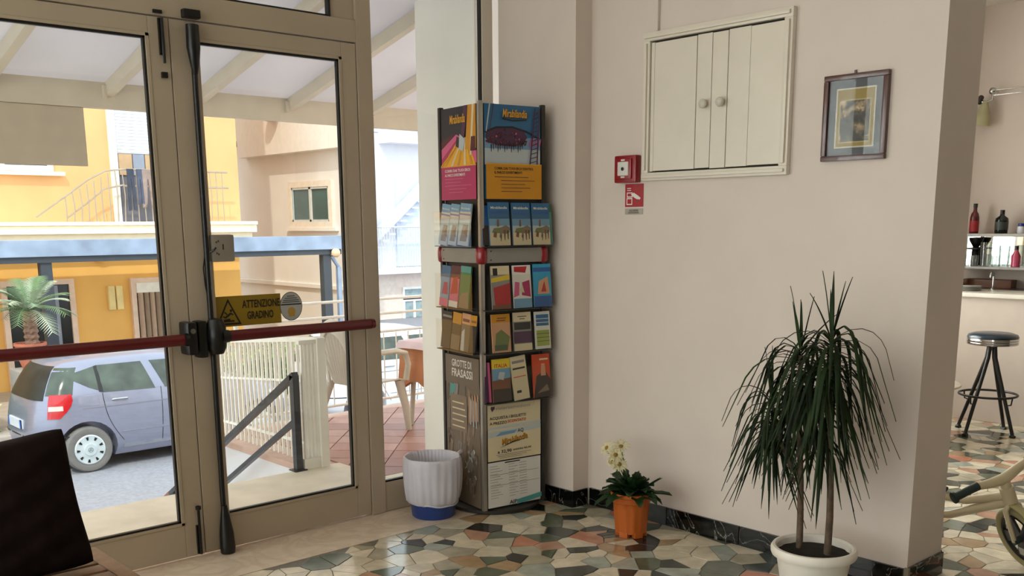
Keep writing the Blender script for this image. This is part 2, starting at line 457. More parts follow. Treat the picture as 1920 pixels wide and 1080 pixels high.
# bolts of the left leaf
mb = MB(); mb.box(-2.03, -2.008, -.012, 0, 2.27, 2.42).tube([(-2.018, -.02, 2.235), (-2.018, -.02, 2.42)], .007, 8).box(-2.03, -2.005, -.018, 0, 2.175, 2.2, ch=.003)
mb.build('flush_bolt', ld, m=blackp)
mb = MB(); mb.box(-2.022, -2.0, -.012, 0, .02, .16).tube([(-2.011, -.02, .02), (-2.011, -.02, .24)], .007, 8).lathe([(0, 0), (.013, .004), (.013, .02), (0, .024)], 10, (-2.011, -.02, .235))
mb.build('flush_bolt', ld, m=blackp)
MB().box(-2.05, -2.012, -.016, -.005, 2.438, 2.452).build('strike_plate', win, m=blackp)
# grey sensor box on the right leaf glass edge
grp = pm('grey_abs', '8d857a', .45)
sb = MB().box(-1.862, -1.752, -.035, .0, 1.385, 1.508, ch=.012).build('sensor_box', rd, smooth=40, m=grp)
MB().box(-1.812, -1.808, -.037, -.033, 1.44, 1.465).build('slot', sb, m=blackp)
for x, z in ((-1.845, 1.47), (-1.845, 1.42), (-1.835, 1.475), (-1.836, 1.415)): MB().box(x, x + .006, -.037, -.033, z, z + .008).build('hole', sb, m=pm('hole_rust', '4c3b33', .7))
MB().tube([(-1.875, -.03, 1.43), (-1.86, -.045, 1.44), (-1.85, -.045, 1.45)], .004, 6).build('sensor_cable', sb, m=blackp)
MB().tube([(-1.893, -.02, 1.42), (-1.905, -.02, 1.36), (-1.9, -.018, 1.28), (-1.892, -.02, 1.22)], .003, 6).build('sensor_cable', sb, m=blackp)
# stickers
yel = pm('sticker_yellow', '8c7008', .5); ink = pm('ink_black', '14110c', .6)
pr = Print((-1.85, .0245, 1.079), (1, 0, 0), (0, 0, 1), .0)
pr.mb.mat(yel).box(-1.85, -1.497, .0245, .0258, 1.079, 1.222)
pr.o = Vector((-1.85, .0243, 1.079))
pr.poly([(.012, .008), (.14, .008), (.076, .132)], ink)
pr.poly([(.026, .017), (.126, .017), (.076, .115)], yel)
# falling figure on a step
pr.poly([(.05, .022), (.104, .022), (.104, .03), (.083, .03), (.083, .038), (.05, .034)], ink)
pr.poly([(.062, .04), (.09, .058), (.083, .066), (.058, .048)], ink)
pr.poly([(.083, .06), (.098, .052), (.1, .058), (.086, .067)], ink)
pr.poly([(.062, .044), (.049, .052), (.046, .047), (.06, .038)], ink)
pr.poly([(.07, .06), (.056, .072), (.052, .068), (.066, .055)], ink)
pr.poly([(.088 + .007 * math.cos(a * .785), .075 + .007 * math.sin(a * .785)) for a in range(8)], ink)
pr.text('ATTENZIONE', .147, .084, .038, ink, width=.2, bold=True)
pr.text('GRADINO', .17, .03, .038, ink, width=.14, bold=True)
o = pr.build('warning_sticker', rd); o['label'] = 'yellow ATTENZIONE GRADINO warning sticker on the glass'
pr = Print((-1.44, .0243, 1.156), (1, 0, 0), (0, 0, 1), .0)
wst = pm('sticker_white', 'a9a9a4', .5); gst = pm('sticker_gold', 'b08a3a', .5)
circ = lambda r, cx=0, cy=0, n=28, sx=1: [(cx + sx * r * math.cos(2 * math.pi * i / n), cy + r * math.sin(2 * math.pi * i / n)) for i in range(n)]
pr.poly(circ(.071, sx=.88), ink); pr.poly(circ(.068, sx=.88), wst)
pr.poly([(-.057, .006), (.057, .006), (.057, .012), (-.057, .012)], ink)
[pr.rect(a, b, -a, b + .0035, ink) for a, b in ((-.022, .048), (-.034, .038), (-.043, .028), (-.048, .019))]
pr.poly(circ(.022, 0, -.026, 12), gst); pr.poly([(-.018, -.05), (.018, -.05), (.01, -.03), (-.01, -.03)], gst)
pr.mb.mat(wst).box(-1.5, -1.38, .0246, .0252, 1.09, 1.222) if False else None
o = pr.build('round_sticker', rd); o['label'] = 'round white and gold sticker on the glass'

# ------------------------------------------------------------------ wall hatch
h = empty('wall_hatch', 'white painted two-door wall hatch framed with moulding, high on the right wall', 'cabinet', (0, -1.42, 1.76))
hx = lambda mb: mb
T = Matrix.Translation((0, 1.42, -1.76))
def moulding(x, a, b, c, d):
    mb = MB(T); mb.box(-.03, 0, a, b, c, d, ch=.008); mb.box(-.042, -.02, a + .012 if b - a > .06 or True else a, b - .012, c + .012, d - .012, ch=.006)
    return mb
for a, b, c, d in ((-1.84, -1.008, 2.41, 2.452), (-1.84, -1.008, 1.752, 1.792), (-1.052, -1.01, 1.79, 2.412), (-1.84, -1.796, 1.79, 2.412)):
    moulding(0, a, b, c, d).build('frame_moulding', h, smooth=30, m=whitep)
MB(T).box(-.002, 0, -1.8, -1.05, 1.79, 2.412).build('backing', h, m=pm('dark_gap', '2a2520', .8))
ks = ((-1.056, -1.076), (-1.079, -1.329), (-1.332, -1.415), (-1.420, -1.505), (-1.508, -1.623), (-1.626, -1.795))
for i, (a, b) in enumerate(ks):
    MB(T).box(-.02 - (.002 if i % 2 else 0), -.001, b, a, 1.797 + .002 * (i % 3), 2.403 - .003 * (i % 2), ch=.002).build('board', h, m=whitep)
for y in (-1.388, -1.483):
    k = MB(T @ Matrix.Translation((-.02, y, 2.09)) @ Matrix.Rotation(R(-90), 4, 'Y'))
    k.lathe([(.009, 0), (.008, .008), (.012, .014), (.021, .02), (.022, .028), (.017, .036), (0, .04)], 16)
    k.build('knob', h, smooth=60, m=pm('knob_ivory', 'cfc8bb', .3))
cd = MB().box(-.018, 0, -1.088, -1.075, 2.455, 3.3, ch=.003).build('cable_conduit', m=wallp)
tagit(cd, 'thin painted cable conduit running up the wall from the white hatch to the ceiling', 'conduit')

# fire alarm call point and sign
al = empty('fire_alarm', 'red square fire alarm call point mounted beside the white hatch', 'alarm', (0, -.915, 1.745))
T = Matrix.Translation((0, .915, -1.745))
redA = pm('alarm_red', '8e0d18', .3, coat=.3)
MB(T).box(-.045, 0, -.987, -.845, 1.747, 1.882, ch=.01).build('housing', al, smooth=40, m=redA)
MB(T).box(-.055, -.04, -.965, -.86, 1.765, 1.865, ch=.006).build('bezel', al, smooth=40, m=redA)
MB(T).box(-.058, -.05, -.948, -.878, 1.782, 1.85, ch=.004).build('break_plate', al, smooth=40, m=pm('alarm_white', 'd8d5cc', .35))
MB(T @ Matrix.Translation((-.058, -.913, 1.815)) @ Matrix.Rotation(R(-90), 4, 'Y')).lathe([(.009, 0), (.009, .003), (0, .004)], 14).build('button', al, m=blackp)
for z in (1.775, 1.858): MB(T).box(-.057, -.052, -.925, -.9, z - .004, z + .004).build('clip', al, m=pm('alarm_white', 'd8d5cc', .35))
sg = empty('fire_alarm_sign', 'small red pictogram sign with white hand below the fire alarm', 'sign', (0, -.945, 1.59))
T = Matrix.Translation((0, .945, -1.59))
MB(T).box(-.003, 0, -1.005, -.885, 1.628, 1.742).build('red_plate', sg, m=pm('sign_red', 'a50f1c', .35))
MB(T).box(-.003, 0, -1.003, -.885, 1.59, 1.62).build('caption_plate', sg, m=pm('caption_grey', 'aaa296', .5))
pr = Print((-.0032, -.885, 1.59), (0, -1, 0), (0, 0, 1)); pr.mb.xf = T
W_ = pm('print_white', 'e6e2da', .5)
pr.poly([(.012, .085), (.05, .085), (.05, .11), (.012, .11)], W_); pr.poly([(.017, .09), (.045, .09), (.045, .105), (.017, .105)], MATS['sign_red'])
pr.poly([(.014, .118), (.04, .118), (.04, .122), (.014, .122)], W_); pr.poly([(.014, .128), (.04, .128), (.04, .132), (.014, .132)], W_)
pr.poly([(.04, .1), (.06, .108), (.085, .095), (.105, .082), (.1, .074), (.08, .076), (.062, .084), (.05, .092)], W_)
pr.rect(.012, .048, .05, .082, W_); pr.rect(.017, .053, .045, .077, MATS['sign_red'])
pr.text('ALLARME', .03, .016, .009, ink, width=.06); pr.text('ANTINCENDIO', .026, .005, .008, ink, width=.07)
pr.build('print', sg, kind='stuff')

# ------------------------------------------------------------------ picture
pc = empty('framed_picture', 'small framed print in dark red-brown wooden frame with grey mat', 'picture', (0, -2.142, 1.8))
T = Matrix.Translation((0, 2.142, -1.8)) @ Matrix.Translation((0, 0, 0))
wood = pm('mahogany', '4a2018', .28, var=.25, scale=12, coat=.3)
y0, y1, z0, z1, fw = -2.285, -1.998, 1.798, 2.146, .022
for (a, b, c, d) in ((y0, y1, z1 - fw, z1), (y0, y1, z0, z0 + fw), (y0, y0 + fw, z0 + fw, z1 - fw), (y1 - fw, y1, z0 + fw, z1 - fw)):
    MB(T).box(-.024, 0, a, b, c, d, ch=.005).build('frame_rail', pc, smooth=30, m=wood)
MB(T).box(-.01, -.001, y0 + fw, y1 - fw, z0 + fw, z1 - fw).build('mat_board', pc, m=pm('mat_grey', '50555a', .7))
pr = Print((-.0102, y1, z0), (0, -1, 0), (0, 0, 1)); pr.mb.xf = T
pr.rect(.055, .052, .232, .292, pm('print_border', 'b9b39d', .6)); pr.rect(.062, .058, .226, .286, pm('print_gold', '8f7a3c', .6))
def canvas_mat():
    m = bpy.data.materials.new('old_canvas'); m.use_nodes = True; nt = m.node_tree; b = nt.nodes['Principled BSDF']; b.inputs['Roughness'].default_value = .5
    tc = nt.nodes.new('ShaderNodeTexCoord'); n = nt.nodes.new('ShaderNodeTexNoise'); n.inputs['Scale'].default_value = 16; n.inputs['Detail'].default_value = 5; n.inputs['Distortion'].default_value = .8
    nt.links.new(tc.outputs['Object'], n.inputs['Vector']); r = nt.nodes.new('ShaderNodeValToRGB')
    cs = [(.3, '1a1712'), (.46, '2f2a20'), (.53, '55503c'), (.58, '8d7758'), (.66, 'c3a982')]
    r.color_ramp.elements[0].position, r.color_ramp.elements[1].position = .3, .66
    r.color_ramp.elements[0].color = (*lin(cs[0][1]), 1); r.color_ramp.elements[1].color = (*lin(cs[-1][1]), 1)
    for p, c in cs[1:-1]: e = r.color_ramp.elements.new(p); e.color = (*lin(c), 1)
    nt.links.new(n.outputs['Fac'], r.inputs['Fac']); nt.links.new(r.outputs['Color'], b.inputs['Base Color']); return m
pr.rect(.072, .072, .214, .246, pm('print_cream', 'a89868', .6)); pr.rect(.077, .077, .209, .241, canvas_mat())
pr.build('print', pc, kind='stuff')
MB(T).box(-.0145, -.013, y0 + fw - .003, y1 - fw + .003, z0 + fw - .003, z1 - fw + .003).build('glass', pc, m=glassm('picture_glass', 'ffffff', .01, fres=.18))
MB(T).tube([(-.004, -2.13, 2.146), (-.006, -2.13, 2.16)], .005, 8).build('hanging_ring', pc, m=wood)

# ================================================================== OUTSIDE
slabm = pm('porch_stone', 'e6dac6', .6, var=.1, scale=5)
coping = pm('pink_coping', 'c9a99a', .6, var=.1, scale=9)
plaster = pm('white_plaster', 'dcdce2', .8, var=.04, scale=3)
struct(MB().box(-3.6, -.44, .06, 1.24, -.22, -.02, ch=.01).build('floor_porch', m=slabm))
st = sempty('steps', (0, 0, 0))
for i in range(9):
    MB().box(-3.6, -.66, 1.24 + i * .3, 1.58 + i * .3, -.38 - i * .165, -.19 - i * .165, ch=.008).build('step', st, m=slabm)
mb = MB(); mb.box(-.65, 9, .2, 2.76, -1.75, -.075); struct(mb.build('terrace_base', m=plaster))
tr = sempty('floor_terrace', (0, 0, 0))
MB().box(-.66, -.44, 1.24, 2.78, -.076, -.03, ch=.006).build('coping', tr, m=coping)
MB().box(-.44, 9, 2.62, 2.78, -.076, -.02, ch=.006).build('coping', tr, m=coping)
MB().box(-.44, 9, .2, .72, -.076, -.021).build('border', tr, m=slabm)
tl = [pm('terrace_tile_' + str(i), c, .45, var=.12, scale=6) for i, c in enumerate(('a9786a', 'b48677', '9d6b5f'))]
MB().box(-.44, 9, .72, 2.62, -.076, -.03).build('tile_bed', tr, m=pm('tile_grout', 'b9a79c', .8))
n = 0; far = MB()
c45 = math.cos(R(45)); side = .235
for i in range(-30, 45):
    for j in range(-30, 45):
        u, v = i * side, j * side
        cx = u * c45 - v * c45 + 1.2; cy = u * c45 + v * c45 + 1.6
        if not (-.6 < cx < 4.5 and .6 < cy < 2.8): continue
        h_ = side / 2 - .004
        q = [(cx + (a * c45 - b * c45) * h_, cy + (a * c45 + b * c45) * h_) for a, b in ((-1, -1), (1, -1), (1, 1), (-1, 1))]
        for (mx, my, nx, ny) in ((-.44, 0, -1, 0), (0, .724, 0, -1), (0, 2.615, 0, 1)):
            q = clip(q, mx, my, nx, ny)
            if len(q) < 3: break
        if len(q) < 3: continue
        if cx < 2.4:
            MB().mat(tl[rnd.randrange(3)]).prism(q, -.031, -.02 - rnd.random() * .001).build('tile', tr)
        else: far.mat(tl[rnd.randrange(3)]).prism(q, -.031, -.02)
far.build('tile_field', tr, kind='stuff')
asph = pm('asphalt', '8a8a92', .85, var=.14, scale=22, bump=.3)
struct(MB().box(-45, 60, .3, 60, -1.9, -1.7).build('street', m=asph))
struct(MB().box(-45, 60, 3.95, 6.3, -1.7, -1.69).build('street_strip', m=pm('pale_concrete', 'a6a4a8', .85, var=.1, scale=6)))
struct(MB().box(-45, 8.9, 11.6, 30, -1.7, -1.56, ch=.02).build('pavement', m=pm('pavement', 'b5a9a0', .8, var=.1)))

# canopy over the entrance
cn = empty('entrance_canopy', 'white sloping canopy with beige rafters over the entrance outside the doors', 'canopy', (0, 0, 2.3))
T = Matrix.Translation((0, 0, -2.3))
can = pm('canopy_panel', 'dfdce0', .5, var=.04, scale=2, trans=.32); raf = pm('canopy_beam', 'cfc4b2', .55, var=.05)
sl = -.2452
def zc(y): return 2.40 + (2.5 - y) * -sl
MB(T).add([(-8.5, .075, zc(0) + .075), (6, .075, zc(0) + .075), (6, 2.56, zc(2.56) + .075), (-8.5, 2.56, zc(2.56) + .075),
           (-8.5, .075, zc(0) + .095), (6, .075, zc(0) + .095), (6, 2.56, zc(2.56) + .095), (-8.5, 2.56, zc(2.56) + .095)],
          [(0, 1, 2, 3), (7, 6, 5, 4), (0, 4, 5, 1), (1, 5, 6, 2), (2, 6, 7, 3), (3, 7, 4, 0)]).build('roof_panel', cn, m=can)
for k in range(-9, 8):
    x = {-1: -1.294, 0: -.66}.get(k, -.64 + k * .7) - .025
    if x > -.08 and x < .4: pass
    mb = MB(T)
    ys_ = (.88, 2.52) if -.1 < x < .36 else (.08, 2.52)
    mb.add([(x + dx, y, zc(y) + dz) for y in ys_ for dx, dz in ((0, -.01), (.055, -.01), (.055, .075), (0, .075))],
           [(0, 1, 2, 3), (7, 6, 5, 4), (0, 4, 5, 1), (1, 5, 6, 2), (2, 6, 7, 3), (3, 7, 4, 0)])
    rf = mb.build('rafter', cn, m=raf)
    MB(T).box(x - .02, x, 2.47, 2.5, 2.375, 2.455).build('bracket', rf, m=raf)
MB(T).box(-8.5, 6, 2.5, 2.56, 2.31, 2.478, ch=.004).build('fascia', cn, m=raf)
for x in (-.9, -.85, -.78): MB(T @ Matrix.Translation((x, 2.498, 2.42)) @ Matrix.Rotation(R(90), 4, 'X')).lathe([(.008, 0), (.008, .004), (0, .005)], 10).build('bolt', cn, m=pm('bolt_brown', '5a4a3a', .6))
for x in (-8.3, 5.8): MB(T).box(x, x + .1, 2.48, 2.58, -1.7 if x < 0 else -.02, 2.31).build('post', cn, m=raf)
pn = MB().box(-3.3, -1.464, 2.515, 2.545, 1.937, 2.308, ch=.004).build('hanging_sign_board', m=pm('board_taupe', 'c2b4a1', .7, var=.04))
tagit(pn, 'plain taupe back of a sign board hanging under the canopy edge outside', 'sign')

# handrail beside the steps
rail = pm('rail_grey', '43474c', .35, .6)
hr = empty('step_handrail', 'dark grey square metal handrail running down beside the porch steps', 'handrail', (-.755, 1.225, -.02))
T = Matrix.Translation((.755, -1.225, .02))
def bar(mb, p, q, a, b):
    """square bar in the YZ plane at x=p[0]"""
    p = Vector(p); q = Vector(q); d = (q - p).normalized(); n_ = Vector((1, 0, 0)); m_ = d.cross(n_)
    vs = [e + n_ * sx * a / 2 + m_ * sy * b / 2 for e in (p, q) for sx, sy in ((-1, -1), (1, -1), (1, 1), (-1, 1))]
    mb.add(vs, [(0, 1, 2, 3), (7, 6, 5, 4), (0, 4, 5, 1), (1, 5, 6, 2), (2, 6, 7, 3), (3, 7, 4, 0)]); return mb
bar(MB(T), (-.755, 1.23, -.02), (-.755, 1.23, .605), .045, .045).build('post', hr, m=rail)
r1 = bar(MB(T), (-.755, 1.215, .612), (-.755, 3.28, -.585), .045, .035).build('top_rail', hr, m=rail)
bar(MB(T), (-.755, 3.28, -.585), (-.755, 3.42, -.667), .047, .037).build('end_cap', r1, m=pm('rust_red', '8a5a52', .6))
bar(MB(T), (-.755, 1.25, .30), (-.755, 3.3, -.885), .035, .03).build('lower_rail', hr, m=rail)
bar(MB(T), (-.755, 3.22, -1.2), (-.755, 3.22, -.56), .04, .04).build('post', hr, m=rail)
MB(T).box(-.80, -.71, 1.19, 1.275, -.0195, -.012).build('foot_plate', hr, m=rail)

# white fence between steps and terrace
fe = empty('white_fence', 'white painted metal fence of thin upright bars between steps and terrace', 'fence', (-.56, 1.22, -.02))
T = Matrix.Translation((.56, -1.22, .02)); wm = pm('white_enamel', 'eeebe2', .45, var=.04)
MB(T).box(-.595, -.535, 1.195, 1.255, -.02, .835, ch=.004).build('post', fe, m=wm)
def ft(y): return .825 - (y - 1.22) * .09
y = 1.31
while y < 2.66:
    MB(T).box(-.574, -.556, y, y + .014, -.028, ft(y)).build('bar', fe, m=wm); y += .062
for yy in (2.66,): MB(T).box(-.585, -.545, yy, yy + .04, -.028, ft(yy) + .02).build('post', fe, m=wm)
bar(MB(T), (-.565, 1.24, ft(1.24)), (-.565, 2.70, ft(2.70)), .035, .03).build('top_rail', fe, m=wm)
bar(MB(T), (-.565, 1.24, ft(1.24) - .28), (-.565, 2.70, ft(2.70) - .28), .012, .015).build('mid_rail', fe, m=wm)
bar(MB(T), (-.565, 1.24, .1), (-.565, 2.70, .08), .014, .018).build('bottom_rail', fe, m=wm)
for i in range(5): MB(T).box(-.705 + i * .027, -.69 + i * .027, 1.215, 1.235, .0, .81 + i * .004).build('bar', fe, m=wm)
MB(T).box(-.72, -.59, 1.21, 1.24, .8, .825).build('top_rail', fe, m=wm)
MB(T).box(-.72, -.59, 1.205, 1.245, -.019, .05).build('bottom_rail', fe, m=wm)

# terrace railing
rl = empty('terrace_railing', 'white metal railing with level rails along the far edge of the terrace', 'railing', (-.45, 2.69, -.02))
T = Matrix.Translation((.45, -2.69, .02))
for z in (.925, .80, .645): MB(T).tube([(-.4, 2.69, z), (8.9, 2.69, z)], .012, 8).build('rail', rl, smooth=50, m=wm)
MB(T).tube([(-.4, 2.69, .06), (8.9, 2.69, .06)], .012, 8).build('rail', rl, smooth=50, m=wm)
for i in range(8): MB(T).tube([(-.4 + i * 1.3, 2.69, -.02), (-.4 + i * 1.3, 2.69, .935)], .018, 8).build('post', rl, smooth=50, m=wm)
for i in range(66): MB(T).tube([(-.33 + i * .13, 2.69, .06), (-.33 + i * .13, 2.69, .63)], .006, 6).build('baluster', rl, smooth=50, m=wm)

# moulded plastic chairs and the table
plas = pm('white_moulded_plastic', 'cbc3b4', .4, var=.04)
def plastic_chair(name, label, loc, rz, arms):
    c = empty(name, label, 'chair', loc, rz, None)
    mb = MB()                                            # seat faces +x
    n_ = 9
    pts = []
    for i in range(n_):
        x = -.2 + .42 * i / (n_ - 1)
        for j in range(n_):
            t = -1 + 2 * j / (n_ - 1); wd = .19 + .04 * i / (n_ - 1)
            pts.append((x, t * wd, .40 + .02 * t * t - .012 * math.sin(math.pi * i / (n_ - 1)) + (.0 if i < n_ - 1 else -.02)))
    b = len(pts); pts += [(x, y, z - .012) for x, y, z in pts]
    fs = []
    for i in range(n_ - 1):
        for j in range(n_ - 1):
            a = i * n_ + j; fs.append((a, a + 1, a + n_ + 1, a + n_)); fs.append((b + a, b + a + n_, b + a + n_ + 1, b + a + 1))
    for i in range(n_ - 1):
        for a0, a1 in ((i, i + 1), ((n_ - 1) * n_ + i, (n_ - 1) * n_ + i + 1), (i * n_, (i + 1) * n_), (i * n_ + n_ - 1, (i + 1) * n_ + n_ - 1)): fs.append((a0, a1, b + a1, b + a0))
    mb.add(pts, fs); mb.build('seat', c, smooth=50, m=plas)
    # shell back: arched rim with fanned slats
    rim = []
    for i in range(25):
        a = math.pi * i / 24; yy = -math.cos(a); zz = math.sin(a)
        rim.append((-.21 - .07 * zz - .02 * (1 - yy * yy), .15 * yy * (1 + .32 * zz), .40 + .44 * zz ** .62))
    MB().tube(rim, [.016 + .008 * math.sin(math.pi * i / 24) for i in range(25)], 8, flat=2.2).build('back_rim', c, smooth=60, m=plas)
    for i in range(9):
        t = -1 + 2 * i / 8
        zt = .40 + .44 * (1 - (t * .88) ** 2) ** .31
        k = (zt - .40) / .44
        MB().tube([(-.20, t * .085, .39), (-.245, t * .12, .40 + (zt - .4) * .5), (-.21 - .075 * k, t * .165, zt - .01)], [.010, .010, .010], 6, flat=1.5).build('slat', c, smooth=60, m=plas)
    for sx, sy in ((-1, -1), (-1, 1), (1, -1), (1, 1)):
        top = (.19 * sx if sx > 0 else -.17, .19 * sy, .395); bot = (.25 * sx if sx > 0 else -.29, .225 * sy, 0)
        mid = tuple((a + b_) / 2 + (.012 * sx if k == 0 else 0) for k, (a, b_) in enumerate(zip(top, bot)))
        MB().tube([top, mid, bot], [.024, .02, .015], 8, flat=1.5).build('leg', c, smooth=60, m=plas)
    if arms:
        for sy in (-1, 1):
            MB().tube([(-.24, .17 * sy, .60), (-.1, .245 * sy, .63), (.1, .262 * sy, .635), (.2, .258 * sy, .61), (.235, .25 * sy, .52), (.22, .235 * sy, .40)], [.018, .022, .022, .02, .018, .018], 8, flat=1.4).build('arm', c, smooth=60, m=plas)
    return c
plastic_chair('plastic_chair', 'white plastic terrace armchair with slatted back between fence end and clothed table', (.27, 1.97, -.02), R(6), True)
tb = empty('terrace_table', 'narrow terrace table hidden under a cloth, seen through the side pane', 'table', (1.06, 1.83, -.02), R(8))
MB().box(-.42, .42, -.17, .17, .645, .668, ch=.006).build('table_top', tb, m=plas)
for sx, sy in ((-1, -1), (-1, 1), (1, -1), (1, 1)): MB().tube([(.33 * sx, .12 * sy, .645), (.36 * sx, .15 * sy, 0)], [.022, .018], 8).build('leg', tb, smooth=50, m=plas)
def cloth(name, label, loc, rz, m, top, drop, half, wav, corner):
    mb = MB(); n_ = 40; vs = []; rows = 8
    for k in range(rows + 1):
        for i in range(n_):
            a = 2 * math.pi * i / n_
            ca, sa = math.cos(a), math.sin(a); s_ = 1 / max(abs(ca), abs(sa))
            sharp = (min(abs(ca), abs(sa)) / max(abs(ca), abs(sa))) ** 2
            dd = drop * (1 + corner * sharp) * k / rows
            o_ = .006 + .03 * (k / rows) + wav * math.sin(a * 11) * k / rows
            vs.append((ca * s_ * half + ca * o_, sa * s_ * half + sa * o_, top - dd))
    cidx = len(vs); vs.append((0, 0, top)); fs = [(i, (i + 1) % n_, cidx) for i in range(n_)]
    for k in range(rows):
        for i in range(n_): fs.append((k * n_ + i, k * n_ + (i + 1) % n_, (k + 1) * n_ + (i + 1) % n_, (k + 1) * n_ + i))
    mb.add([(x, y, z) for x, y, z in vs], fs, Matrix.Translation(loc) @ Matrix.Rotation(rz, 4, 'Z') @ Matrix.Diagonal((1.18, .49, 1, 1)))
    o = mb.build(name, None, 60, m=m); return tagit(o, label, 'tablecloth')
cloth('tablecloth', 'orange cloth hanging down around the terrace table', (1.06, 1.83, -.02), R(8), pm('cloth_orange', 'c4835a', .85, var=.12, scale=7), .6705, .3, .362, .012, .35)
cloth('tablecloth', 'small pale pink top cloth laid over the orange cloth on the terrace table', (1.06, 1.83, -.02), R(8), pm('cloth_pink', 'e8cfd2', .85, var=.05), .6795, .05, .376, .002, .2)

# ------------------------------------------------------------------ cars
def car(name, label, loc, paint, detail=True):
    c = empty(name, label, 'car', loc)
    Z = [.18, .30, .50, .70, .86, .96, 1.06, 1.20, 1.36, 1.46, 1.52, 1.55]
    XR = [.14, .04, 0, .02, .05, .08, .12, .19, .29, .40, .62, .95]
    XF = [3.70, 3.80, 3.84, 3.80, 3.66, 3.30, 3.00, 2.76, 2.46, 2.24, 2.0, 1.7]
    IN = [.08, .03, 0, 0, .012, .03, .055, .11, .185, .25, .36, .55]
    EX = [4, 4.4, 4.6, 4.6, 4.6, 4.4, 4.2, 4, 3.8, 3.6, 3.2, 3]
    W = 1.76
    def L(z):
        z = max(Z[0], min(Z[-1], z))
        for i in range(len(Z) - 1):
            if z <= Z[i + 1]:
                t = (z - Z[i]) / (Z[i + 1] - Z[i]); return [A[i] + (A[i + 1] - A[i]) * t for A in (XR, XF, IN, EX)]
    def pt(z, th, off=0):
        xr, xf, ins, ex = L(z); a = (xf - xr) / 2; b = W / 2 - ins
        cc, ss = math.cos(th), math.sin(th)
        x = (xr + xf) / 2 + (a + off) * math.copysign(abs(cc) ** (2 / ex), cc); yv = W / 2 + (b + off) * math.copysign(abs(ss) ** (2 / ex), ss)
        return (x, yv, z)
    def th_at(z, x):
        xr, xf, ins, ex = L(z); a = (xf - xr) / 2; q = (x - (xr + xf) / 2) / a; q = max(-.999, min(.999, q))
        return -math.acos(math.copysign(abs(q) ** (ex / 2), q))
    N = 72; zs = []
    for i in range(len(Z) - 1):
        zs += [Z[i], (Z[i] + Z[i + 1]) / 2]
    zs.append(Z[-1])
    mb = MB(); vs = []
    for z in zs:
        for i in range(N):
            vs.append(pt(z, 2 * math.pi * (i + .5) / N))
    fs = [tuple(range(N))[::-1], tuple((len(zs) - 1) * N + k for k in range(N))]
    for i in range(len(zs) - 1):
        for k in range(N): fs.append((i * N + k, i * N + (k + 1) % N, (i + 1) * N + (k + 1) % N, (i + 1) * N + k))
    mb.add(vs, fs); body = mb.build('body', c, m=paint)
    cutm = MB()
    for wx in (.66, 3.17):
        for ya, yb in ((-.1, .28), (W - .28, W + .1)):
            cutm.tube([(wx, ya, .32), (wx, yb, .32)], .375, 28)
    cut = cutm.build('cutter', c)
    md = body.modifiers.new('arches', 'BOOLEAN'); md.object = cut; md.operation = 'DIFFERENCE'; md.solver = 'EXACT'; md.use_self = True
    bpy.context.view_layer.update()
    me = bpy.data.meshes.new_from_object(body.evaluated_get(bpy.context.evaluated_depsgraph_get()))
    body.modifiers.clear(); body.data = me
    bpy.data.objects.remove(cut)
    me.polygons.foreach_set('use_smooth', [True] * len(me.polygons)); me.set_sharp_from_angle(angle=R(35))
    dk = pm('car_window', '3c473c', .06, spec=.7, var=.5, scale=4); trim = pm('car_black_trim', '16171a', .5); chrome = pm('car_chrome', 'b9bcc0', .2, .9)
    def patch(nm, mat_, rows, cols, f, parent=c, off=.006):
        mb = MB(); vs = []
        for i in range(rows + 1):
            for j in range(cols + 1):
                x, z = f(i / rows, j / cols); vs.append(pt(z, th_at(z, x), off))
        k = len(vs); 
        for i in range(rows + 1):
            for j in range(cols + 1):
                x, z = f(i / rows, j / cols); vs.append(pt(z, th_at(z, x), off - .012))
        fs = []
        q = cols + 1
        for i in range(rows):
            for j in range(cols):
                a = i * q + j; fs.append((a, a + 1, a + q + 1, a + q)); fs.append((k + a, k + a + q, k + a + q + 1, k + a + 1))
        for j in range(cols): fs.append((j, j + 1, k + j + 1, k + j)); a = rows * q + j; fs.append((a, a + 1, k + a + 1, k + a))
        for i in range(rows): a = i * q; fs.append((a, a + q, k + a + q, k + a)); a = i * q + cols; fs.append((a, a + q, k + a + q, k + a))
        mb.add(vs, fs); return mb.build(nm, parent, 50, m=mat_)
    def quad(bl, br, tr_, tl_):
        def f(v, u):
            b0 = [bl[i] + (br[i] - bl[i]) * u for i in (0, 1)]; t0 = [tl_[i] + (tr_[i] - tl_[i]) * u for i in (0, 1)]
            return (b0[0] + (t0[0] - b0[0]) * v, b0[1] + (t0[1] - b0[1]) * v)
        return f
    patch('rear_door_window', dk, 5, 6, quad((.91, 1.06), (1.62, 1.04), (1.50, 1.41), (.90, 1.41)))
    patch('quarter_window', dk, 4, 4, quad((.74, 1.14), (.86, 1.09), (.86, 1.40), (.47, 1.30)))
    patch('window_divider', trim, 4, 2, quad((.86, 1.07), (.915, 1.06), (.905, 1.41), (.86, 1.40)), off=.007)
    patch('front_door_window', dk, 5, 6, quad((1.76, 1.04), (2.62, 1.04), (2.2, 1.40), (1.62, 1.41)))
    for a, b in (((1.66, .32), (1.70, 1.05)), ((.90, .95), (.90, 1.05)), ((2.72, .34), (2.74, 1.02))):
        patch('door_seam', trim, 6, 1, quad((a[0] - .004, a[1]), (a[0] + .004, a[1]), (b[0] + .004, b[1]), (b[0] - .004, b[1])), off=.003)
    # rear door seam sweeping round the wheel arch
    patch('door_seam', trim, 8, 1, lambda v, u: (.90 + .008 * u + (.22 * (1 - v) ** 2), .38 + .57 * v), off=.003)
    patch('waist_crease', pm('crease_' + name, '6d6f78', .4), 1, 14, quad((.62, .862), (2.95, .862), (2.95, .872), (.62, .872)), off=.004)
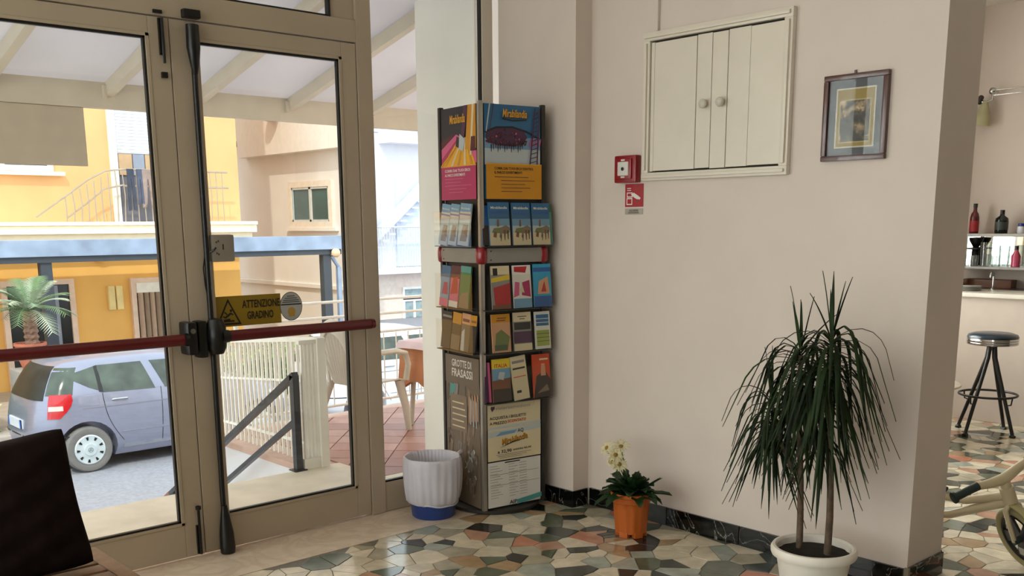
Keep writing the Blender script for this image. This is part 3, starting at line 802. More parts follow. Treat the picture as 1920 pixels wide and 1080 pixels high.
    patch('sill_moulding', chrome, 1, 12, quad((1.12, .27), (2.72, .27), (2.72, .31), (1.12, .31)), off=.008)
    patch('sill_skirt', paint, 1, 12, quad((1.08, .20), (2.76, .20), (2.76, .27), (1.08, .27)), off=.005)
    patch('door_crease', chrome, 1, 12, quad((1.1, .498), (2.7, .498), (2.7, .506), (1.1, .506)), off=.004)
    for x in (1.02, 1.86):
        hb = MB(); q0 = pt(.95, th_at(.95, x), .02); q1 = pt(.95, th_at(.95, x + .2), .02)
        hb.tube([(q0[0], q0[1] + .02, .95), (q0[0] + .02, q0[1], .955), (q1[0] - .02, q1[1], .955), (q1[0], q1[1] + .02, .95)], .014, 8)
        hb.build('door_handle', c, 60, m=chrome)
    if detail:
        patch('fuel_flap', paint, 2, 2, quad((.58, .90), (.84, .90), (.84, 1.02), (.58, 1.02)), off=.004)
    # tail lights on both rear corners, rear window, number plate, bumper line
    red = pm('tail_red', 'b3121f', .15, var=.1, scale=20, coat=.6); clr = pm('tail_clear', 'd8b9b4', .15, coat=.6)
    def rear(nm, mat_, z0, z1, t0, t1, rows=4, cols=8, off=.008, taper=0, parent=c, t1b=0):
        mb = MB(); vs = []
        for o_ in (off, off - .02):
            for i in range(rows + 1):
                z = z0 + (z1 - z0) * i / rows
                for j in range(cols + 1):
                    t = t0 + (t1 + t1b * math.sin(math.pi * .62 * i / rows) - t0) * j / cols; t += taper * (i / rows) * (1 - j / cols)
                    vs.append(pt(z, R(t), o_))
        q = cols + 1; k = (rows + 1) * q; fs = []
        for i in range(rows):
            for j in range(cols):
                a = i * q + j; fs.append((a, a + 1, a + q + 1, a + q)); fs.append((k + a, k + a + q, k + a + q + 1, k + a + 1))
        for j in range(cols): fs.append((j, j + 1, k + j + 1, k + j)); a = rows * q + j; fs.append((a, a + 1, k + a + 1, k + a))
        for i in range(rows): a = i * q; fs.append((a, a + q, k + a + q, k + a)); a = i * q + cols; fs.append((a, a + q, k + a + q, k + a))
        return MB_add(mb, vs, fs).build(nm, parent, 50, m=mat_)
    # theta measured so that 180 is the tail; the corner nearest the street side lies between 180 and 260
    a_in, a_out = 217, 237
    tlp = rear('tail_light', red, .76, 1.07, a_in, a_out - 8, taper=0, t1b=11)
    rear('reversing_lens', clr, .865, .925, a_in + 1, a_out - 5, rows=1, off=.014, parent=tlp)
    rear('tail_light', red, .76, 1.07, 360 - a_in, 360 - a_out + 4)
    rear('rear_window', pm('car_rear_glass', '2a2d2b', .35, spec=.25, var=.3, scale=4), 1.0, 1.42, 150, 210, rows=6, cols=10)
    rear('pillar_glass', dk, 1.06, 1.40, 212, 240, rows=5, cols=5, off=.005)
    rear('bumper_gap', trim, .50, .515, 120, 240, rows=1, cols=14, off=.004)
    np_ = MB().box(-.012, .05, .60, 1.14, .60, .72).build('plate', c, m=pm('plate_white', 'c9d0d8', .4))
    MB().box(-.014, .0, 1.09, 1.14, .60, .72).build('plate_band', np_, m=pm('plate_blue', '2f5ab0', .4))
    MB().box(-.014, .0, .60, .645, .60, .72).build('plate_band', np_, m=pm('plate_blue', '2f5ab0', .4))
    hl = pm('head_lamp', 'cdd3d8', .1, coat=1)
    rear('head_light', hl, .62, .80, -52, -24, rows=3, cols=6); rear('head_light', hl, .62, .80, 24, 52, rows=3, cols=6)
    rear('windscreen', dk, 1.02, 1.44, -36, 36, rows=6, cols=10)
    rear('side_window_far', dk, 1.06, 1.40, 62, 118, rows=4, cols=12)
    tube_ = MB().tube([(.95, .88, 1.55), (.93, .88, 1.58), (.85, .88, 1.62)], .006, 6).build('aerial', c, m=trim)
    tyre = pm('tyre', '6d6a68', .8, var=.1); hub = pm('hubcap', 'c4cfd2', .3, .3); under = pm('underbody', '0d0d0e', .9)
    MB().box(.25, 3.6, .3, W - .3, .14, .3).build('underbody', c, m=under)
    for wx in (.66, 3.17):
        for wy, sg_ in ((.02, -1), (W - .02, 1)):
            X = Matrix.Translation((wx, wy, .31)) @ Matrix.Rotation(R(90) * (1 if sg_ < 0 else -1), 4, 'X')
            wh = MB(X).lathe([(.2, -.18), (.285, -.175), (.308, -.15), (.312, -.09), (.308, -.03), (.29, -.004), (.25, .004), (.205, -.012), (.2, -.18)], 32).build('wheel', c, 40, m=tyre)
            hc = MB(X); hc.lathe([(.205, -.03), (.203, -.004), (.19, .004), (.14, -.006), (.085, .006), (.08, .014), (0, .016)], 36)
            hc.build('hubcap', wh, 40, m=hub)
            if sg_ < 0 and detail:
                ho = MB(X)
                for k in range(9):
                    a = 2 * math.pi * (k + .5) / 9
                    px_, py_ = .155 * math.cos(a), .155 * math.sin(a)
                    tri = [(px_ + .02 * math.cos(a) - .018 * math.sin(a), py_ + .02 * math.sin(a) + .018 * math.cos(a)), (px_ + .02 * math.cos(a) + .018 * math.sin(a), py_ + .02 * math.sin(a) - .018 * math.cos(a)), (px_ - .022 * math.cos(a) + .008 * math.sin(a), py_ - .022 * math.sin(a) - .008 * math.cos(a)), (px_ - .022 * math.cos(a) - .008 * math.sin(a), py_ - .022 * math.sin(a) + .008 * math.cos(a))]
                    ho.prism(tri, -.01, .0052)
                ho.build('hub_slots', wh, m=under, kind='stuff')
                em = MB(X)
                for k in range(3):
                    a = math.pi / 2 + k * 2 * math.pi / 3
                    em.prism([(.028 * math.cos(a), .028 * math.sin(a)), (.006 * math.cos(a + 1), .006 * math.sin(a + 1)), (.006 * math.cos(a - 1), .006 * math.sin(a - 1))], .014, .019)
                em.tube([(.03 * math.cos(k * .4488), .03 * math.sin(k * .4488), .018) for k in range(14)], .003, 5, closed=True)
                em.build('wheel_emblem', wh, m=pm('emblem_grey', '70777c', .3, .6), kind='stuff')
    return c
def MB_add(mb, vs, fs): mb.add(vs, fs); return mb
car('grey_car', 'metallic grey hatchback parked across the street, rear towards the left', (-.08, 9.0, -1.7), pm('car_grey', '85889c', .28, .35, var=.03, coat=.6))
car('white_car', 'white car with red tail light parked beyond the terrace, ahead of the grey hatchback', (4.35, 8.95, -1.7), pm('car_white', 'e2e4ea', .3, var=.02, coat=.5), False)
# road shadow comes from the cars themselves

# ------------------------------------------------------------------ yellow house across the street
yl = pm('facade_yellow', 'dcaa76', .85, var=.06, scale=1.5); orr = pm('facade_orange', 'efbb6a', .85, var=.06, scale=1.5)
crm = pm('cornice_cream', 'efe6d2', .7, var=.04); dgl = pm('dark_window', '2a2c30', .15, var=.3, scale=2)
yh = empty('yellow_house', 'yellow house with roller shutter, balcony and orange ground floor across the street', 'building', (0, 16, -1.6))
T = Matrix.Translation((0, -16, 1.6))
MB(T).box(-14, 6.58, 16, 21, 1.5, 12).build('upper_wall', yh, m=yl)
MB(T).box(-14, 6.5, 16.02, 21, -1.6, 1.5).build('lower_wall', yh, m=orr)
MB(T).box(-14, 6.72, 15.55, 16, 1.40, 1.56, ch=.02).box(-14, 6.66, 15.66, 16, 1.24, 1.40, ch=.02).build('cornice', yh, m=crm)
MB(T).box(-14, 6.72, 15.5, 16, 1.56, 1.63, ch=.01).build('cornice_lip', yh, m=crm)
def window(par, T, x0, x1, z0, z1, y, fm, gm, nm='window', mull=1, fw=.1, proud=.06, axis='y'):
    def bx(mb, a, b, c0, c1, d, e):
        if axis == 'y': mb.box(a, b, c0, c1, d, e)
        else: mb.box(c0, c1, a, b, d, e)
    mb = MB(T)
    for a, b, d, e in ((x0 - fw, x0, z0 - fw, z1 + fw), (x1, x1 + fw, z0 - fw, z1 + fw), (x0, x1, z1, z1 + fw), (x0, x1, z0 - fw, z0)): bx(mb, a, b, y - proud, y + .02, d, e)
    for k in range(1, mull + 1):
        xm = x0 + (x1 - x0) * k / (mull + 1); bx(mb, xm - .05, xm + .05, y - proud * .6, y + .02, z0, z1)
    o = mb.build(nm, par, m=fm); mb = MB(T); bx(mb, x0, x1, y - .02, y - .005, z0, z1); mb.build('pane', o, m=gm); return o
wwh = pm('window_white', 'eceae6', .5)
window(yh, T, .2, 2.62, 2.68, 3.95, 16, wwh, dgl, mull=2, fw=.1)
MB(T).box(-.1, 2.9, 15.86, 16, 2.5, 2.57).build('window_sill', yh, m=crm)
# roller shutter with its slats, the opening below
sh = MB(T).box(3.93, 5.5, 15.95, 15.99, 2.97, 4.9).build('roller_shutter', yh, m=pm('shutter_white', 'e4e9ee', .5))
z = 2.99
while z < 4.88: MB(T).box(3.97, 5.46, 15.925, 15.955, z, z + .052, ch=.012).build('slat', sh, m=MATS['shutter_white']); z += .062
MB(T).box(3.82, 3.95, 15.9, 16, 1.63, 5).box(5.48, 5.6, 15.9, 16, 1.63, 5).build('door_surround', yh, m=wwh)
MB(T).box(3.95, 5.48, 15.97, 15.995, 1.63, 2.97).build('balcony_door', yh, m=pm('balcony_dark', '6d6a74', .4, var=.3, scale=2))
for i, (a, b) in enumerate(((3.98, 4.25), (4.27, 4.5), (4.52, 4.68), (4.72, 4.95))): MB(T).box(a, b, 15.94, 15.965, 2.55, 2.96).build('curtain', yh, m=pm('curtain_' + 'ab'[i % 2], ('b99a78', '8d93a3')[i % 2], .9))
met = pm('balcony_metal', 'a99c8c', .5, .3)
mb = MB(T); mb.tube([(3.9, 15.55, 2.64), (6.1, 15.55, 2.64)], .02, 6).tube([(3.9, 15.55, 2.32), (6.1, 15.55, 2.32)], .02, 6)
mb.tube([(3.9, 15.55, 2.64), (3.55, 15.55, 2.6), (3.2, 15.55, 2.42), (2.75, 15.55, 2.1), (2.2, 15.55, 1.72)], .017, 6).tube([(3.9, 15.55, 2.34), (3.5, 15.55, 2.26), (3.2, 15.55, 2.02), (2.75, 15.55, 1.7)], .017, 6)
mb.build('balcony_rail', yh, 50, m=met)
for i in range(24):
    x = 2.75 + i * .14
    zt = 2.64 if x > 3.8 else (2.1 + (x - 2.75) * .55)
    MB(T).tube([(x, 15.55, 1.63), (x + .02 * math.sin(i), 15.52, (1.63 + zt) / 2), (x, 15.55, zt)], .010 if x > 3.8 else .013, 5).build('baluster', yh, 50, m=met)
# ground floor: two openings, wall lamp, small shutters
for nm_, x0, x1, z1 in (('entrance_opening', 1.66, 2.80, .44), ('entrance_opening', 4.12, 5.6, .40)):
    o = MB(T)
    o.box(x0 - .1, x0, 15.93, 16.03, -1.6, z1 + .1).box(x1, x1 + .1, 15.93, 16.03, -1.6, z1 + .1).box(x0, x1, 15.93, 16.03, z1, z1 + .1)
    o = o.build(nm_, yh, m=pm('surround_pink', 'e6cdbd', .7)); MB(T).box(x0, x1, 15.98, 16.0, -1.6, z1).build('dark_interior', o, m=dgl)
for x in (1.95, 2.42): MB(T).box(x, x + .16, 15.93, 15.975, -1.6, .42).build('glass_leaf', yh, m=pm('leaf_grey', '8a93a6', .3))
MB(T).box(4.12, 5.5, 15.9, 15.975, .2, .40).build('shutter_box', yh, m=wwh)
for i in range(8): MB(T).tube([(4.2 + i * .12, 15.94, -1.5), (4.2 + i * .12, 15.94, .2)], .058, 8).build('curtain_fold', yh, 50, m=pm('curtain_' + 'cd'[i % 2], ('b39a88', '94806f')[i % 2], .9))
for x in (3.56, 3.72): MB(T).box(x, x + .13, 15.95, 16.03, -.12, .36, ch=.01).build('small_shutter', yh, m=pm('shutter_cream', 'ecd79a', .7))
MB(T @ Matrix.Translation((3.45, 16.02, .99)) @ Matrix.Rotation(R(90), 4, 'X')).lathe([(.17, 0), (.165, .06), (.12, .11), (0, .13)], 20).build('wall_lamp', yh, 50, m=pm('lamp_amber', 'e7b25e', .5))

# laundry on the balcony
for i, (x, wd, ln, cl, nm_) in enumerate(((4.02, .13, .72, '3a4050', 'dark grey trousers'), (4.2, .1, .6, '4b5268', 'slate blue trousers'), (4.36, .22, .66, '8e7d76', 'beige brown towel'), (4.62, .12, .74, '23262f', 'near-black trousers'), (4.8, .2, .5, '66707c', 'grey shirt'), (5.05, .14, .66, '2d3346', 'navy trousers'))):
    mb = MB(); zt = 2.56
    for s_ in (-1, 1): mb.add([(x + s_ * wd * .02, 15.5, zt), (x + s_ * wd * .5, 15.5, zt), (x + s_ * wd * .62, 15.49, zt - ln), (x + s_ * wd * .2, 15.49, zt - ln * (.98 - .05 * i % 2)),
                               (x + s_ * wd * .02, 15.525, zt), (x + s_ * wd * .5, 15.525, zt), (x + s_ * wd * .62, 15.52, zt - ln), (x + s_ * wd * .2, 15.52, zt - ln * .97)],
                              [(0, 1, 2, 3), (7, 6, 5, 4), (0, 4, 5, 1), (1, 5, 6, 2), (2, 6, 7, 3), (3, 7, 4, 0)])
    mb.box(x - wd * .5, x + wd * .5, 15.5, 15.53, zt - .1, zt + .09)
    tagit(mb.build('hanging_laundry', m=pm('laundry_' + str(i), cl, .9, var=.2)), nm_ + ' drying on the yellow house balcony rail', 'laundry', 'laundry on the balcony')

# pergola before the yellow house
bl = pm('pergola_blue_grey', '8f9db4', .5, var=.22, scale=2.5); bd = pm('pergola_dark', '3b4048', .6)
pg = empty('restaurant_pergola', 'long pergola with blue-grey beam and dark posts before the yellow house', 'pergola', (0, 13, -1.56))
T = Matrix.Translation((0, -13, 1.56))
MB(T).box(-12, 7.25, 12.95, 13.05, 1.06, 1.33, ch=.01).build('front_beam', pg, m=bl)
MB(T).box(-12, 7.2, 12.99, 13.2, .96, 1.06).build('shaded_underside', pg, m=bd)  # dark box for the beam's underside, its shade put into the colour
MB(T).box(-12, 7.2, 13.05, 15.5, 1.25, 1.30).build('added_shade_roof', pg, m=pm('shade_roof_canvas', 'efe2c4', .8, trans=.5))  # unseen thin roof, added to shade the lower wall
for x in (-3.8, 1.5, 6.88): MB(T).box(x - .09, x + .09, 13.02, 13.18, -1.56, .96).build('post', pg, m=bd)
MB(T).box(7.12, 7.2, 13.02, 13.1, -1.56, .7).build('down_pipe', pg, m=bl)
MB(T).tube([(7.16, 13.06, .7), (7.0, 13.06, .93)], .04, 8).build('down_pipe', pg, m=bl)
MB(T @ Matrix.Translation((7.02, 12.94, .99)) @ Matrix.Rotation(R(90), 4, 'X')).lathe([(.09, 0), (.09, .05), (.05, .09), (0, .1)], 14).build('beam_lamp', pg, 50, m=pm('lamp_peach', 'f0c39a', .5))

# beige building side wall with aluminium window
bg_ = pm('facade_beige', 'e0d8d0', .85, var=.04, scale=1.2); bg2 = pm('facade_beige_light', 'e4dbd0', .85, var=.04)
bb_ = empty('beige_building', 'plain beige building with overhanging upper floor and sliding window beyond the pergola', 'building', (9, 17, -1.7))
T = Matrix.Translation((-9, -17, 1.7))
MB(T).prism([(9, 15.2), (12.8, 21.3), (9, 20.4)], -1.7, 3.6).build('wall', bb_, m=bg_)
MB(T).prism([(9.06, 20.3), (12.8, 21.2), (12.8, 22.9), (9.06, 22.9)], -1.7, 3.6).build('recessed_wall', bb_, m=bg_)
MB(T).prism([(8.72, 15.0), (12.8, 21.3), (8.72, 20.1)], 3.26, 8.5).build('upper_storey', bb_, m=bg2)
MB(T).box(8.8, 12.8, 20.1, 22.9, 3.7, 4.3).build('rear_balcony', bb_, m=bg2)
MB(T).box(8.9, 12.8, 20.1, 22.9, 4.3, 8.5).build('rear_storey', bb_, m=pm('rear_grey', 'c4c8d4', .8))
MB(T).box(8.93, 9.02, 15.2, 22.9, .02, .12, ch=.01).build('string_course', bb_, m=bg_)
wn = window(bb_, T, 16.16, 17.86, 1.62, 2.44, 9.0, pm('surround_light', 'e2d3c0', .8), pm('green_glass', '3d5a58', .1, var=.35, scale=1.2), mull=1, fw=.14, proud=.07, axis='x')
MB(T).box(8.9, 9.0, 15.85, 18.15, 1.40, 1.48).build('window_sill', bb_, m=bg2)
wa = MB(T)
for a, b, d, e in ((16.16, 17.86, 1.62, 1.67), (16.16, 17.86, 2.39, 2.44), (16.16, 16.21, 1.62, 2.44), (17.81, 17.86, 1.62, 2.44), (16.97, 17.05, 1.62, 2.44)): wa.box(8.945, 8.978, a, b, d, e)
wa.build('aluminium_frame', bb_, m=pm('aluminium', 'cfd2cf', .4, .2))
MB(T).lathe([(.06, 0), (.22, .03), (.25, .1), (.25, .16)], 14, (8.62, 18.1, 4.02)).build('planter_bowl', bb_, 50, m=pm('terracotta_pale', 'd2a988', .8))

# white building with outside stair
wh = pm('facade_white', 'e9e8ee', .8, var=.03)
wb = empty('white_building', 'bright white building with outside staircase seen through the narrow side pane', 'building', (18, 24, -1.7))
T = Matrix.Translation((-18, -24, 1.7))
MB(T).box(13, 30, 24, 30, -.1, 4.55).build('wall', wb, m=wh)
MB(T).box(13, 30, 23.95, 30, -1.7, -.1).build('lower_wall', wb, m=pm('facade_pinkish', 'e3d2c8', .8))
MB(T).box(15.9, 30, 23.3, 24, 4.2, 4.62, ch=.02).build('roof_slab', wb, m=wh)
MB(T).box(13, 30, 24.4, 30, 4.62, 6.4).build('top_wall', wb, m=pm('facade_pale_blue', 'd6dbe6', .8))
MB(T).box(13, 30, 23.4, 24, -.12, .08, ch=.02).build('landing', wb, m=wh)
MB(T).box(16.5, 18.2, 23.9, 24.05, .1, 3.1).build('blue_door_panel', wb, m=pm('pale_blue_panel', 'cfd8ea', .6))
sb_ = MB(T); bar_n = [(15.3, .9), (17.6, 3.0)]
sb_.prism([(15.2, .75), (15.2, 1.15), (17.7, 3.25), (17.7, 2.75)], 23.6, 23.7, 'y').build('stair_string', wb, m=wh)
for i in range(9): MB(T).box(15.5 + i * .25, 15.78 + i * .25, 23.68, 23.95, .75 + i * .22, .8 + i * .22).build('tread', wb, m=wh)
for i in range(26): MB(T).tube([(15.3 + i * .11, 23.45, .08), (15.3 + i * .11, 23.45, 1.45)], .012, 5).build('baluster', wb, m=pm('rail_white', 'c9ccd2', .5))
MB(T).tube([(15.2, 23.45, 1.45), (18.4, 23.45, 1.45)], .025, 6).build('hand_rail', wb, m=MATS['rail_white'])
window(wb, T, 16.75, 17.6, -1.7, -1.12, 23.95, wwh, pm('door_glass_grey', '8fa1a6', .2, var=.2), nm='door', mull=1, fw=.1)
window(wb, T, 16.75, 17.6, -.98, -.7, 23.95, wwh, MATS['door_glass_grey'], mull=0, fw=.08)
bgr = empty('distant_house', 'pale house block rising behind the yellow house and pergola', 'building', (3, 34, -1.7))
T = Matrix.Translation((-3, -34, 1.7))
MB(T).box(-30, 40, 34, 40, -1.7, 10).build('wall', bgr, m=bg2)
MB(T).box(-30, 40, 33.8, 34, 9.8, 10.1).build('roof_edge', bgr, m=crm)

# ------------------------------------------------------------------ planting
def leafcloud(name, parent, n, box, size, mats, seed=1, wide=.5):
    r_ = random.Random(seed); mb = MB()
    for i in range(n):
        p = Vector((r_.uniform(box[0], box[1]), r_.uniform(box[2], box[3]), r_.uniform(box[4], box[5])))
        d = Vector((r_.uniform(-1, 1), r_.uniform(-1, 1), r_.uniform(-.3, 1))).normalized(); s_ = d.orthogonal().normalized()
        a = size * r_.uniform(.6, 1.3); mb.mat(mats[r_.randrange(len(mats))])
        mb.add([p, p + d * a * .5 + s_ * a * wide * .5, p + d * a, p + d * a * .5 - s_ * a * wide * .5], [(0, 1, 2, 3)])
    return mb.build(name, parent, kind='stuff')
g1, g2, g3 = pm('leaf_green', '5f7f3a', .5, var=.2), pm('leaf_dark', '36502a', .5, var=.2), pm('leaf_pale', 'b7bd8c', .5, var=.1)
hd = empty('clipped_hedge', 'variegated green and cream hedge behind the grey car at the left', 'hedge', (-.6, 12.2, -1.56))
MB().box(-1.3, .75, -.25, .4, 0, .8, ch=.06).build('inner_mass', hd, m=g2)
leafcloud('foliage', hd, 5200, (-1.38, .85, -.36, .45, 0, .95), .07, [g1, g2, g3, g3], 3)
hb = empty('flowering_bush', 'low bright green bush along the far pavement behind the white fence', 'bush', (4.6, 12.1, -1.56))
MB().box(-1.6, 3.8, -.2, .3, 0, .65, ch=.1).build('inner_mass', hb, m=g2)
leafcloud('foliage', hb, 5000, (-1.7, 3.9, -.35, .4, .1, .95), .08, [g1, g1, g2, pm('leaf_lime', '9dbb4e', .5)], 5)
tc_ = pm('terracotta', 'b96a52', .7, var=.1)
def pot(name, label, loc, r, h):
    o = empty(name, label, 'planter', loc)
    MB().lathe([(r * .62, 0), (r * .8, h * .3), (r * .95, h * .75), (r * 1.0, h * .88), (r * 1.08, h * .9), (r * 1.08, h), (r * .95, h), (r * .9, h * .85), (0, h * .82)], 24).build('bowl', o, 40, m=tc_)
    MB().lathe([(0, h * .86), (r * .9, h * .86), (r * .9, h * .8)], 18).build('soil', o, m=pm('soil', '1a130e', .95, var=.3, scale=40))
    return o
pl = MB().box(.56, 1.36, 11.75, 12.25, -1.7, -.62, ch=.02); tagit(pl.build('planter_plinth', m=pm('plinth_grey', 'a19c96', .8)), 'pale plinth under the terracotta pots behind the grey car', 'plinth')
pot('terracotta_pot', 'terracotta pot holding the palm, on the plinth behind the grey car', (.83, 12.0, -.619), .22, .40)
pot('terracotta_pot', 'second terracotta pot to the right of the palm pot behind the grey car', (1.22, 11.95, -.619), .1, .32)
pa = empty('potted_palm', 'potted palm with arching feather fronds before the yellow house', 'palm', (.86, 12.0, -.27))
tm = MB(); rr_ = random.Random(4)
prof = []
for i in range(13): prof += [(.085 + (.02 if i % 2 else 0), i * .045)]
tm.lathe([(0, 0)] + prof + [(0, .56)], 12, fn=lambda i, k, n_: 1 + .12 * ((i + k) % 2)); tm.build('trunk', pa, m=pm('palm_trunk', '8a6a58', .9, var=.3, scale=30))
fm_ = [pm('frond_a', '93a68c', .5), pm('frond_b', '5f7a50', .5), pm('frond_c', 'b4bfa4', .5)]
for i in range(26):
    az = i * 2.399; el = R(rr_.uniform(10, 78)); ln = rr_.uniform(.6, .82)
    mb = MB().mat(fm_[i % 3]); pts = []
    for k in range(12):
        t = k / 11; out = ln * t * math.cos(el) + .12 * t; z = .54 + ln * t * math.sin(el) - .62 * t * t * ln * (1.15 - el * .5)
        pts.append(Vector((out * math.cos(az), out * math.sin(az), z)))
    mb.tube(pts, [.012 * (1 - .8 * k / 11) for k in range(12)], 4)
    sd = Vector((-math.sin(az), math.cos(az), 0))
    for k in range(1, 12):
        for s_ in (-1, 1):
            for h_ in (0, .5):
                p = pts[k] if h_ == 0 else (pts[k] + pts[k - 1]) / 2; ll = .2 * math.sin(math.pi * (k + .5) / 13) + .05
                d = (pts[k] - pts[k - 1]).normalized(); tip = p + (d * .6 + sd * s_ * .8).normalized() * ll + Vector((0, 0, -.03))
                mb.add([p - d * .010, tip, p + d * .012], [(0, 1, 2)])
    mb.build('frond', pa)

# ================================================================== INSIDE
# ------------------------------------------------------------------ brochure stand
C0 = Vector((-.592, -.435, 0)); ur = Vector((.9903, -.139, 0)); ub = Vector((.139, .9903, 0)); FW = .385
C2 = C0 + ub * FW
def frame_mat(o, x, y):
    m = Matrix((x, y, Vector((0, 0, 1)))).transposed().to_4x4(); m.translation = o; return m
FR = frame_mat(C0, ur, ub); FL = frame_mat(C2, -ub, ur)
cen = C0 + (ur + ub) * FW / 2
rk = empty('brochure_stand', 'tall four-sided rotating brochure stand with posters, before the side pane', 'stand', tuple(cen))
T = Matrix.Translation(-cen)
dark = pm('stand_dark', '2b2723', .5); alu = pm('stand_aluminium', 'a9a49c', .3, .7, var=.05); sgrey = pm('stand_grey', '8f8a82', .45)
MB(T @ FR).box(.012, FW - .012, .012, FW - .012, .03, 2.14).build('core', rk, m=dark)
MB(T).lathe([(.235, .0), (.25, .006), (.25, .022), (.235, .03)], 40, tuple(cen)).build('base_plate', rk, 40, m=dark)
for i, (a, b) in enumerate(((0, 0), (FW, 0), (0, FW), (FW, FW))):
    MB(T @ FR).box(a - .012, a + .012, b - .012, b + .012, .03, 2.15, ch=.004).build('corner_profile', rk, 40, m=(alu if i == 0 else dark))
    MB(T @ FR).lathe([(.02, 0), (.028, .008), (.03, .03), (.03, .055), (.028, .078), (.02, .085)], 20, (a, b, 1.345)).build('corner_roller', rk, 50, m=pm('roller_red', '8c0f1c', .3, coat=.4))
for F, nm in ((FR, 'light'), (FL, 'dark')):
    MB(T @ F).box(.02, FW - .02, -.022, .012, 1.35, 1.425, ch=.003).build('band_plate', rk, 30, m=sgrey)
    for z in (1.365, 1.41): MB(T @ F).box(.04, .047, -.0235, -.02, z - .003, z + .003).build('rivet', rk, m=dark)
P = {k: pm('ink_' + k, v, .45, var=.03) for k, v in dict(night='1c1e2c', magenta='b0235e', pink='d05a86', gold='e2a21c', amber='c98a14', sky='2f6790', skyl='6f9cba', haze='b6bfc2', purple='4c2a48', wine='4d1524',
     cream='d8c9a4', white='dedad2', rock='6f6152', rockl='84725f', rockd='5b4d40', umber='3c3028', teal='4f9690', red='b21c22', green='3f7a4c', olive='6f7a44', blue='2a5c9c', cyan='2a9ac4', brown='7a4c30', orange='c8481c', grey='8c8780', coal='1a1a1c', yellow='e0c22c', text='2a241f', moss='4b5a3a', peach='d09a72', stripe='9aa84a').items()}
def sheet(F, z0, z1, nm, x0=.02, x1=FW - .02, y=-.006, th=.003, base='white', parent=rk, tt=T):
    MB_ = Print((x0, y - th, z0), (1, 0, 0), (0, 0, 1)); MB_.mb.xf = tt @ F
    MB_.mb.mat(P[base]).box(x0, x1, y - th, y + .0005, z0, z1); return MB_
# upper right poster: blue sky, coaster train, amber text field
p = sheet(FR, 1.672, 2.138, 'a', base='sky'); W, H = FW - .04, .466
p.rect(0, .17, W, .25, P['haze']); p.poly([(0, .25), (W, .25), (W, .31), (0, .30)], P['skyl'])
r5 = random.Random(5)
p.poly([(.005, .30), (.01, .335), (.08, .352), (.17, .356), (.24, .34), (.262, .31), (.24, .28), (.18, .262), (.08, .265), (.03, .275)], P['purple'])
for k in range(90):
    x = .004 + .25 * r5.random(); env = math.sin(math.pi * min(1, max(0, (x + .03) / .31))); z = .262 + .075 * r5.random() * env; p.k = 4 + k % 5
    s_ = r5.uniform(.006, .012)
    p.poly([(x, z), (x + s_, z + s_ * .3), (x + s_ * .9, z + s_ * 1.3), (x + s_ * .1, z + s_)], P[('wine', 'coal', 'wine', 'rock', 'purple', 'night', 'pink', 'wine')[k % 8]])
p.k = 10
p.poly([(0, .333), (.07, .357), (.17, .362), (.26, .342), (W, .306), (W, .300), (.25, .334), (.17, .353), (.07, .348), (0, .323)], P['coal'])
for k in range(15): x = .035 + .0135 * k; z = .25 + .01 * (k % 3); p.poly([(x, z + .02), (x + .008, z + .02), (x + .005, z - .018), (x + .002, z - .016)], P[('coal', 'wine')[k % 2]])
for k in range(7): x = .262 + .012 * k; p.poly([(x, .262 + .002 * k), (x + .004, .262), (x + .012, .305), (x + .008, .305)], P['pink'])
p.poly([(.27, .175), (.278, .175), (.31, H - .01), (.302, H - .01)], P['purple']); p.poly([(.315, .175), (.323, .175), (.338, H - .01), (.33, H - .01)], P['purple'])
for k in range(12): z = .18 + .022 * k; p.poly([(.272 + .003 * k, z), (.32 + .0008 * k, z + .012), (.32, z + .016), (.272 + .003 * k, z + .004)], P['purple'])
p.poly([(.0, .33), (.006, .33), (.03, H), (.022, H)], P['haze']); p.poly([(.02, .33), (.024, .33), (.05, H), (.045, H)], P['purple'])
p.rect(0, 0, W, .172, P['amber']); p.poly([(0, .172), (W, .172), (W, .176), (0, .176)], P['gold'])
p.text('Mirabilandia', .104, .402, .04, P['coal'], width=.15, bold=True, shear=.15); p.text('Mirabilandia', .102, .405, .04, P['gold'], width=.15, bold=True, shear=.15)
p.poly([(.10, .392), (.16, .384), (.25, .392), (.25, .398), (.16, .391), (.10, .400)], P['coal'])
p.text('CORRI DAI TUOI EROI DENTRO', .05, .146, .013, P['text'], width=.24, bold=True); p.text('IL PARCO DIVERTIMENTI', .05, .126, .013, P['text'], width=.17, bold=True)
for k, (a, b) in enumerate(((.05, .26), (.09, .30), (.09, .24), (.09, .27), (.09, .22))): p.rect(a, .108 - k * .018, b, .1115 - k * .018, P['brown'])
p.mb.build('upper_poster', rk)
# upper left poster: night ride over magenta field
p = sheet(FL, 1.672, 2.138, 'b', base='night')
p.poly([(0, .18), (W, .18), (W, .24), (.24, .3), (.15, .33), (0, .26)], P['pink']); p.poly([(0, .21), (.15, .3), (.15, .27), (0, .175)], P['magenta'])
p.poly([(0, .26), (.12, .315), (.12, .335), (0, .30)], P['wine'])
p.poly([(0, .17), (.18, .31), (.25, .31), (.34, .17)], P['gold'])
for k in range(5): p.poly([(.03 + .065 * k, .172), (.05 + .065 * k, .172), (.205 + .012 * k, .31), (.198 + .012 * k, .31)], P[('amber', 'cream')[k % 2]])
p.poly([(.24, .25), (W, .25), (W, H), (.27, H)], P['amber']); p.poly([(.285, .22), (.30, .22), (.33, H), (.31, H)], P['cream']); p.poly([(.2, .30), (.225, .27), (.27, H), (.23, H)], P['purple'])
p.poly([(.17, .26), (.22, .24), (.24, .3), (.19, .33)], P['haze']); p.poly([(.29, .24), (.34, .24), (.34, .31), (.30, .31)], P['wine']); p.poly([(.15, .27), (.18, .26), (.185, .31), (.16, .32)], P['coal'])
